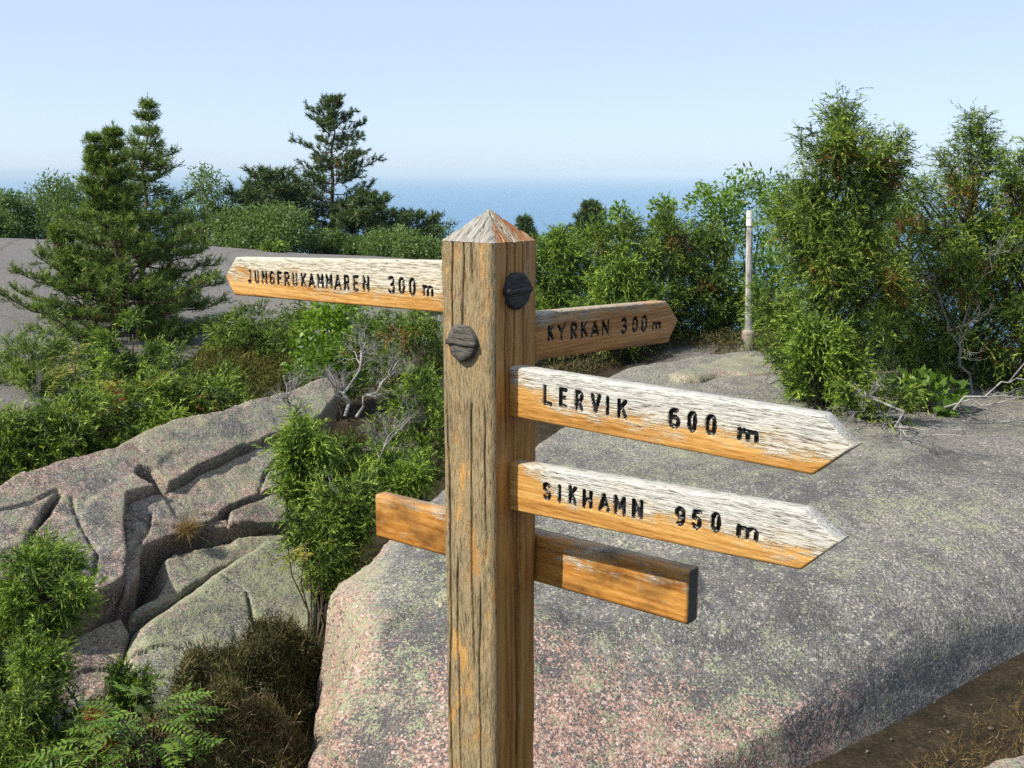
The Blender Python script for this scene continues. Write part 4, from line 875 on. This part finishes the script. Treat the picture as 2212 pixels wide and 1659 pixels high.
# --- hollow between the outcrop and the far rock
juniper('dark shaggy pine-green shrub at left edge below the bare far rock', (70, 860), (60, 735), 10.2, [(0, .42), (.5, .44), (1, .12)], n=110, sprays=10, seed=1, mat=M_PINE, leaf=.05, wid=.011, up=.8, name='pine_shrub', tint=(.62, .2))
HOL = 'junipers in the hollow behind the outcrop'
hol = [
 ('slim juniper spire standing right of the pine trunks', (285, 1000), (287, 690), 8.6, [(0, .34), (.35, .34), (.55, .22), (.8, .10), (1, .04)], 120, M_JUNY, 3),
 ('juniper spire left of the slimmer spire, below the twin-topped pine', (216, 960), (214, 742), 8.9, [(0, .36), (.4, .30), (.7, .13), (1, .05)], 110, M_JUN, 4),
 ('broad juniper right of the spire, in front of the pine foot', (350, 930), (345, 760), 9.2, [(0, .42), (.5, .40), (1, .12)], 120, M_JUN, 5),
 ('small bright juniper right at the heather edge above the outcrop', (478, 905), (476, 815), 8.3, [(0, .17), (.5, .20), (1, .04)], 70, M_JUNY, 6),
 ('low juniper at far left edge above the outcrop crest', (15, 1075), (20, 905), 6.6, [(0, .34), (.5, .36), (1, .12)], 110, M_JUN, 7),
 ('juniper just behind the outcrop crest, second from the left edge', (120, 1045), (128, 880), 7.0, [(0, .36), (.5, .38), (1, .12)], 130, M_JUN, 8),
 ('rounded juniper behind the middle of the outcrop crest', (235, 1010), (238, 850), 7.4, [(0, .36), (.5, .36), (1, .12)], 120, M_JUNY, 9),
 ('juniper behind the right half of the outcrop crest', (335, 970), (335, 835), 7.8, [(0, .34), (.5, .34), (1, .10)], 110, M_JUN, 10),
 ('low dark juniper touching the crest between two bright ones', (415, 940), (410, 840), 8.0, [(0, .24), (.5, .24), (1, .08)], 70, M_JUN, 11),
 ('dark spreading juniper under the left arrow board tip', (560, 790), (545, 665), 12.2, [(0, .62), (.4, .60), (.8, .35), (1, .1)], 130, M_JUN, 12),
 ('dark juniper under the middle of the left arrow board', (650, 800), (640, 668), 11.6, [(0, .48), (.5, .46), (1, .12)], 110, M_JUN, 13),
]
for lb, b, t_, Y, pf, n, mt, sd in hol:
    juniper(lb, b, t_, Y, pf, n=n, seed=sd, mat=mt, group=HOL, dead=3 if sd in (8, 9, 10) else 0, spray=.10)
rowan('yellowing rowan sapling at the left edge of the hollow', (60, 990), 7.2, 46, 1, M_ROWY, size=.19, spread=.42, height=.42, group='rowan saplings')
rowan('yellowing rowan sapling beside the juniper spires', (170, 830), 9.4, 22, 2, M_ROWY, size=.2, spread=.35, height=.35, group='rowan saplings')
rowan('yellow-green rowan sapling in front of the slim juniper spire', (265, 920), 7.9, 30, 3, M_ROWY, size=.19, spread=.36, height=.38, group='rowan saplings')
rowan('pale rowan sapling right of the spires near the crest', (375, 900), 8.1, 22, 4, M_ROWY, size=.17, spread=.28, height=.3, group='rowan saplings')
deadwood('forked grey dead twig rising above the left hollow', at(105, 1000, 7.0), at(85, 850, 7.0), 1, 3, .010, kids=4, spread=.6, group='dead twigs')
deadwood('grey dead branch lying across the hollow junipers', at(245, 930, 7.6), at(330, 870, 7.4), 2, 3, .010, kids=4, spread=.5, group='dead twigs')

# --- thicket between outcrop and post
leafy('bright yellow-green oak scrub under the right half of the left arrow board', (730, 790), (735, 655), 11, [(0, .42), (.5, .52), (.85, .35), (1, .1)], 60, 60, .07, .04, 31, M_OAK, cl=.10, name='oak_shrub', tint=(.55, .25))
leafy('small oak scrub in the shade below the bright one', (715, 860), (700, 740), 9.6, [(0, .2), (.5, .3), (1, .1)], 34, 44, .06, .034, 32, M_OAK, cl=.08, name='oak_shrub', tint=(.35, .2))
CEN = 'junipers between the outcrop and the post'
cen = [
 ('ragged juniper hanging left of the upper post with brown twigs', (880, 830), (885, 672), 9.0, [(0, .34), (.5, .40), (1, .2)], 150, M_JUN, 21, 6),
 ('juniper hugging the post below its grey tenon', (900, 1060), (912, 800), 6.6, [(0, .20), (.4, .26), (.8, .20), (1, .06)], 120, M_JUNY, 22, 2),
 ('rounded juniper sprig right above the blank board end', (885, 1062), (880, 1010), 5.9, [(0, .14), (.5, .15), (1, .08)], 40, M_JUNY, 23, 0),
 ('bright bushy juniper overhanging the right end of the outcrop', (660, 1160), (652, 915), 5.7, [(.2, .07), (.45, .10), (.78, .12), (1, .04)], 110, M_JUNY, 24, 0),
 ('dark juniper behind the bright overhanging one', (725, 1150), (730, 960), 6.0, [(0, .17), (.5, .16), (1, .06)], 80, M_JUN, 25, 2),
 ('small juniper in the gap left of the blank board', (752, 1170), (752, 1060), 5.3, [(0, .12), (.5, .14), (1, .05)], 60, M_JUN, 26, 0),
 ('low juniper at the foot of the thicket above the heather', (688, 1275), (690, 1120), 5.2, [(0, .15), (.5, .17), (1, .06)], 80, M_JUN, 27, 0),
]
for lb, b, t_, Y, pf, n, mt, sd, dd in cen:
    juniper(lb, b, t_, Y, pf, n=n, seed=sd, mat=mt, group=CEN, dead=dd, stems=9, spray=.085, leaf=.028, wid=.0095, per=10)
deadwood('large silver dead juniper skeleton in the thicket left of the post', at(745, 900, 6.6), at(790, 740, 6.9), 11, 4, .020, kids=6, spread=.8, group='dead juniper skeletons')
deadwood('tangle of silver dead twigs above the blank board', at(760, 1075, 5.9), at(890, 900, 6.0), 12, 4, .013, kids=6, spread=.9, group='dead juniper skeletons')
deadwood('spiky silver dead branches sticking up from the right end of outcrop', at(640, 930, 6.3), at(612, 815, 6.3), 13, 3, .011, kids=7, spread=.8, group='dead juniper skeletons')
deadwood('silver dead limb curving right below the left arrow board', at(770, 900, 6.4), at(860, 780, 6.5), 14, 4, .014, kids=6, spread=.8, group='dead juniper skeletons')
deadwood('thin pale dead stem crossing the small juniper', at(770, 1160, 5.25), at(710, 1030, 5.35), 15, 2, .009, kids=3, spread=.5, group='dead juniper skeletons')
rowan('small yellow-green rowan sprig at the top of the heather mound', (665, 1195), 4.9, 7, 6, M_ROWY, size=.13, spread=.14, height=.06, group='rowan saplings')

# --- hedge and trees to the right
HED = 'junipers in the hedge behind the KYRKAN board'
hed = [
 ('juniper in the hedge right beside the post', (1195, 760), (1200, 508), 10.8, [(0, .36), (.5, .40), (.85, .26), (1, .08)], 31),
 ('rounded juniper in the hedge, second from the post', (1280, 755), (1275, 490), 11.2, [(0, .40), (.5, .42), (.85, .28), (1, .08)], 32),
 ('juniper in the middle of the hedge above the board lettering', (1365, 750), (1360, 478), 11.0, [(0, .40), (.5, .42), (.85, .28), (1, .08)], 33),
 ('taller dark juniper in the hedge behind the board tip', (1455, 745), (1448, 455), 11.3, [(0, .42), (.5, .42), (.85, .24), (1, .07)], 34),
 ('dark juniper at the right end of the hedge beside the marker pole', (1545, 740), (1540, 488), 11.6, [(0, .42), (.5, .44), (.85, .28), (1, .08)], 35),
 ('low bright juniper in front of the hedge above the board', (1330, 740), (1335, 575), 10.3, [(0, .34), (.5, .36), (1, .1)], 36),
]
for lb, b, t_, Y, pf, sd in hed:
    juniper(lb, b, t_, Y, pf, n=170, fill=.55, seed=sd, mat=M_JUNY if sd in (31, 32, 36) else M_JUN, group=HED, dead=2, spray=.11, shell=.45)
leafy('leafy rowan and willow bush behind the white-topped pole', (1640, 740), (1625, 372), 12.6, [(0, .5), (.4, .62), (.75, .55), (1, .16)], 95, 60, .075, .032, 41, M_ROW, cl=.12, tint=(.55, .25))
leafy('spindly leafy sprigs rising left of the white-topped pole', (1570, 640), (1542, 396), 12.2, [(.35, .12), (.6, .26), (.85, .3), (1, .08)], 30, 34, .07, .03, 42, M_ROW, cl=.08, stems=14, sr=.009, tint=(.5, .25))
leafy('thin leafy sprout above the middle of the hedge', (1350, 560), (1338, 432), 11.6, [(.4, .08), (.7, .14), (1, .05)], 12, 30, .07, .03, 43, M_ROW, cl=.06, stems=8, sr=.008)
leafy('pointed leafy sprout above the hedge right of the middle', (1420, 560), (1437, 422), 11.8, [(.2, .16), (.6, .12), (1, .04)], 16, 34, .07, .03, 44, M_ROW, cl=.06, stems=8, sr=.008)
leafy('shaded leafy undergrowth between the pole and the big juniper', (1655, 745), (1660, 560), 11.2, [(0, .34), (.5, .34), (1, .1)], 40, 50, .065, .03, 45, M_ROW, cl=.10, tint=(.3, .2))
RJ = 'tall junipers at the right edge'
juniper('tallest pointed juniper right of the white-topped pole', (1775, 868), (1828, 240), 7.7, [(0, .29), (.16, .37), (.38, .40), (.55, .39), (.72, .35), (.82, .27), (.91, .15), (1, .04)], n=500, fill=.42, wid=.0095, leaf=.031, sprays=14, seed=51, group=RJ, dead=14, spray=.115, stems=60, shell=.35)
juniper('second tall juniper near the right edge, its top split', (2085, 862), (2108, 262), 8.4, [(0, .55), (.2, .66), (.42, .58), (.62, .46), (.8, .34), (.92, .19), (1, .05)], n=400, fill=.40, wid=.0095, leaf=.031, sprays=14, seed=52, group=RJ, dead=30, spray=.12, stems=70, shell=.3)
juniper('juniper cut off by the right edge of the picture', (2235, 850), (2215, 310), 8.0, [(0, .34), (.4, .40), (.75, .22), (1, .05)], n=220, sprays=12, seed=53, group=RJ, dead=6, spray=.12, stems=50)
juniper('lower juniper filling the gap between the two tall ones', (1950, 850), (1925, 405), 8.9, [(0, .45), (.4, .48), (.8, .25), (1, .08)], n=200, fill=.45, sprays=12, seed=54, group=RJ, dead=4, spray=.115)
juniper('bright low juniper skirt at the foot of the tallest one', (1765, 860), (1755, 690), 7.3, [(0, .22), (.4, .25), (1, .08)], n=110, sprays=12, seed=55, mat=M_JUNY, group=RJ, spray=.10)
juniper('small dark juniper sprig on the slab between the dead branches', (1890, 905), (1890, 820), 6.9, [(0, .14), (.5, .15), (1, .05)], n=46, seed=56, group=RJ, spray=.09, leaf=.028, wid=.01)
RD = 'dead branches under the right junipers'
deadwood('fallen silver dead branch fanning out over the slab edge', at(1900, 830, 7.2), at(1965, 925, 6.2), 21, 4, .018, kids=6, spread=.85, group=RD, up=.05, flat=.5)
deadwood('pale dead root twigs left of the fallen branch', at(1900, 860, 7.1), at(1830, 890, 6.7), 22, 3, .009, kids=5, spread=.7, group=RD, up=.05, flat=.6)
deadwood('long grey dead limb leaning up at the right edge', at(2060, 885, 6.9), at(2240, 765, 6.8), 23, 3, .012, kids=3, spread=.4, group=RD)
deadwood('second dead limb lying low along the right edge', at(2040, 880, 7.0), at(2230, 850, 6.8), 24, 3, .010, kids=3, spread=.4, group=RD, up=.05)
deadwood('dead snag inside the second tall juniper', at(2100, 850, 7.9), at(2075, 600, 7.8), 25, 3, .016, kids=5, spread=.7, group=RD)
deadwood('bleached broken stem at the foot of the tallest juniper', at(1850, 850, 7.3), at(1790, 765, 7.3), 26, 2, .018, kids=3, spread=.5, group=RD)
leafy('broad-leaved green weeds under the second tall juniper', (2010, 880), (2005, 815), 7.3, [(0, .16), (.6, .2), (1, .1)], 18, 16, .09, .05, 46, M_ROW, cl=.06, tint=(.3, .2), name='weed_clump', cat='plant')

# --- foreground at the lower left
FG = 'junipers at the lower left corner'
fg = [
 ('bushy-topped foreground juniper with bare grey stems, left edge', (110, 1560), (80, 1195), 4.05, [(.55, .08), (.68, .17), (.85, .19), (1, .06)], 120, 61, M_JUNY),
 ('narrow upright juniper sprig in front of the bare stems', (88, 1560), (95, 1395), 3.75, [(0, .09), (.5, .075), (1, .02)], 60, 62, M_JUNY),
 ('dense dark juniper filling the lower left corner', (30, 1740), (30, 1510), 3.5, [(0, .26), (.5, .24), (1, .08)], 170, 63, M_JUN),
 ('juniper column cut by the left edge above the corner', (-20, 1520), (-10, 1290), 4.1, [(0, .10), (.5, .13), (1, .06)], 90, 64, M_JUN),
 ('slim green juniper tip beside the brown dead sprig', (275, 1600), (272, 1465), 3.95, [(0, .10), (.4, .07), (1, .02)], 46, 65, M_JUNY),
 ('low juniper along the bottom edge left of the heather', (150, 1740), (150, 1640), 3.4, [(0, .18), (.5, .18), (1, .06)], 110, 66, M_JUN),
]
for lb, b, t_, Y, pf, n, sd, mt in fg:
    juniper(lb, b, t_, Y, pf, n=n, sprays=14, per=11, leaf=.021, wid=.0062, spray=.062, seed=sd, mat=mt, group=FG, stems=40 if sd == 61 else 20)
rowan('fresh green rowan sapling at the bottom beside the heather', (330, 1650), 3.3, 70, 7, M_ROW, size=.115, spread=.18, height=.24, group='rowan saplings')
rowan('dark green rowan fronds low in the left corner', (215, 1640), 3.3, 14, 8, M_ROW, size=.13, spread=.14, height=.07, group='rowan saplings')
def brown_sprig():
    r = np.random.default_rng(77); p = at(262, 1640, 3.3); q = at(205, 1540, 3.35); root = empty('dead_sprig', p, 'rust-brown dead juniper sprig among the green, lower left', 'sprig')
    tb = Tubes(); ax = wiggle(r, p, q, 6, .04); tb.add(ax, np.linspace(.006, .002, 6), 4); tb.build('stems', M_BARK, root)
    n = 800; s = r.uniform(0.1, 1, n); i = np.minimum((s * 5).astype(int), 4); P = ax[i] + (ax[i + 1] - ax[i]) * (s * 5 - i)[:, None] + r.normal(0, .012, (n, 3)) + A([1, .4, -.6]) * (.022 * np.sin(s * 19) * r.uniform(0, 1.6, n))[:, None]
    V, Fc, T = blades(P, r.normal(0, .7, (n, 3)) + A([0, 0, -.1]), .021, .006, 'tri', r.uniform(0, 1, n), r); mk('dead_foliage', V, Fc, M_BROWN, root, tint=T)
brown_sprig()
deadwood('bare dead stem sloping through the lower left junipers', at(140, 1480, 3.9), at(255, 1600, 3.7), 31, 2, .008, kids=3, spread=.4, group='dead twigs')
deadwood('two short pale dead twigs lying on the heather near the bottom', at(490, 1625, 3.9), at(540, 1612, 3.9), 32, 1, .005, kids=2, spread=.6, group='dead twigs', flat=.4)

# --- heather, grass and litter that nobody could count
def heath(name, label, poly, lift, n, seed, mat, length, width, base_z=None, bushy=.10):
    r = np.random.default_rng(seed); poly = A(poly); lo, hi = poly.min(0), poly.max(0); P = r.uniform(lo, hi, (n * 3, 2)); d = sd_poly(P, poly) + .09 * vnoise(np.c_[P, P[:, 0] * 0], 3.5, seed + 40, 3) - .02; P = P[d > 0][:n]; d = d[d > 0][:n]
    z = (terrain(P) if base_z is None else base_z(P)); dome = lift * np.clip(d / max(d.max() * .75, .05), 0, 1) ** .42; lump = vnoise(np.c_[P, P[:, 0] * 0], 5, seed, 3)
    h = dome * (.9 + .36 * lump + .40 * vnoise(np.c_[P, P[:, 0] * 0], 2.3, seed + 21, 2)) + bushy * (r.uniform(-1.0, .3, len(P)) + .5 * (r.uniform(0, 1, len(P)) > .9)) * np.minimum(1, d / .08)
    P3 = np.c_[P, z + np.maximum(h, 0)]; k = 5; Q = np.repeat(P3, k, 0) + r.normal(0, length * .35, (len(P3) * k, 3))
    dd = np.repeat(unit(r.normal(0, .55, (len(P3), 3)) + A([0, 0, .75])), k, 0) + r.normal(0, .45, (len(Q), 3))
    tn = np.clip(.38 + .45 * np.repeat(vnoise(np.c_[P, P[:, 0] * 0], 2.6, seed + 3, 3), k) + r.normal(0, .22, len(Q)), 0, 1)
    V, Fc, T = blades(Q, dd, length * r.uniform(.45, 1.2, len(Q)) * np.where(r.uniform(0, 1, len(Q)) > .9, 2.0, 1.0), width, 'tri', tn, r); o = mk(name, V, Fc, mat, loc=(P3[:, 0].mean(), P3[:, 1].mean(), P3[:, 2].min()), tint=T); tag(o, label, kind='stuff')
hp = [tuple(at(x, y, 4.55)[:2]) for x, y in [(400, 1240)]]
heath('heather', 'brown heather mound filling the gap between outcrop and slab',
      [(-1.50, 3.5), (-1.62, 3.9), (-1.52, 4.3), (-1.32, 4.6), (-1.0, 4.75), (-.82, 4.6), (-.76, 4.0), (-.68, 3.3), (-.72, 2.9), (-1.2, 2.9), (-1.45, 3.1)], .77, 27000, 5, M_HEATH, .036, .0055, bushy=.09)
heath('heather', 'dark green-brown heather carpet in the hollow under the left arrow board',
      [tuple(ground(x, y, -.55)[:2]) for x, y in [(400, 810), (450, 760), (560, 745), (690, 750), (740, 800), (720, 860), (560, 890), (430, 880)]], .22, 12000, 6, M_HEATHG, .055, .012, bushy=.14)
heath('undergrowth', 'dark mixed undergrowth on the floor of the hollow', [(-4.6, 5.8), (-4.8, 8.6), (-3.0, 9.4), (-1.2, 9.0), (-.6, 7.4), (-1.4, 7.6), (-2.4, 6.4), (-3.1, 5.4)], .12, 8000, 7, M_HEATHG, .05, .012)
heath('undergrowth', 'low undergrowth under the right junipers and hedge', [(.3, 9.6), (1.8, 10.5), (2.2, 8.2), (3.2, 7.6), (5, 8), (6, 10), (4, 12), (.5, 12.4)], .12, 9000, 8, M_HEATH, .05, .012)
heath('undergrowth', 'shaded undergrowth in the lower left corner', [(-2.6, 2.6), (-2.6, 4.2), (-1.7, 4.3), (-1.4, 3.5), (-1.1, 2.8), (-1.6, 2.2)], .10, 9000, 9, M_HEATHG, .035, .007)
heath('dry_litter', 'dry grass and needle litter on the path at the lower right', [(.6, 2.6), (1.2, 3.2), (1.9, 3.85), (2.7, 4.2), (3.4, 4.0), (2.6, 2.6), (1.2, 2.0)], .012, 3600, 10, M_GRASS, .035, .0022, bushy=.01)
def gravel():
    r = np.random.default_rng(14); n = 150; P = r.uniform((.6, 2.5), (3.2, 4.6), (n, 2)); z = terrain(P); V = []; Fc = []
    ico = unit(A([(0, .5, .8), (.8, 0, .5), (0, -.7, .6), (-.8, 0, .4), (.6, .6, -.2), (.6, -.6, -.2), (-.6, -.6, -.2), (-.6, .6, -.2), (0, 0, -.7)])); f0 = A([(0, 3, 2), (0, 2, 1), (0, 1, 4), (1, 2, 5), (2, 3, 6), (3, 0, 7), (0, 4, 7), (1, 5, 4), (2, 6, 5), (3, 7, 6), (4, 5, 8), (5, 6, 8), (6, 7, 8), (7, 4, 8)])
    for k in range(n):
        sz = .006 + .022 * r.uniform() ** 4; V.append(ico * sz * r.uniform(.7, 1.3, (9, 3)) * A([1, 1, .6]) + A([P[k, 0], P[k, 1], z[k] + sz * .3])); Fc.append(f0 + 9 * k)
    o = mk('gravel', np.concatenate(V), np.concatenate(Fc), M_PEB, loc=(P[0, 0], P[0, 1], z[0])); tag(o, 'scattered small stones on the path at the lower right', kind='stuff')
M_PEB = barkmat('pebble_stone', (.04, .034, .03), (.10, .085, .075), (.19, .165, .15), 40); gravel()
def grass_tuft():
    r = np.random.default_rng(12); p = on_plane(405, 1146, pA, on); n = 420
    b = p + r.normal(0, .022, (n, 3)) * A([1, 1, .2]); d = unit(r.normal(0, .55, (n, 3)) + A([.1, -.25, .55])); V, Fc, T = blades(b, d, r.uniform(.05, .15, n), .0035, 'tri', r.uniform(.2, 1, n), r)
    o = mk('grass_tuft', V, Fc, M_GRASS, loc=p, tint=T); tag(o, 'straw-coloured dry grass tuft growing in a crack of the outcrop', 'grass')
grass_tuft()

# ------------------------------------------------------------------ the hazy air over the sea
def haze():
    m = new_mat('haze_air'); nt = m.node_tree; pv = nt.nodes.new('ShaderNodeVolumePrincipled'); pv.inputs['Color'].default_value = (.66, .84, 1.0, 1)
    pv.inputs['Density'].default_value = 1.8e-4; pv.inputs['Anisotropy'].default_value = -0.2
    oo = nt.nodes.new('ShaderNodeOutputMaterial'); nt.links.new(pv.outputs[0], oo.inputs['Volume'])
    S = 40000.; V = [(x, y, z) for z in (-82, 9.) for y in (-2600, S) for x in (-S, S)]
    o = mk('haze', V, [(0, 2, 3, 1), (4, 5, 7, 6), (0, 1, 5, 4), (2, 6, 7, 3), (0, 4, 6, 2), (1, 3, 7, 5)], m); tag(o, 'thin bluish summer haze over the sea', kind='stuff')
haze()
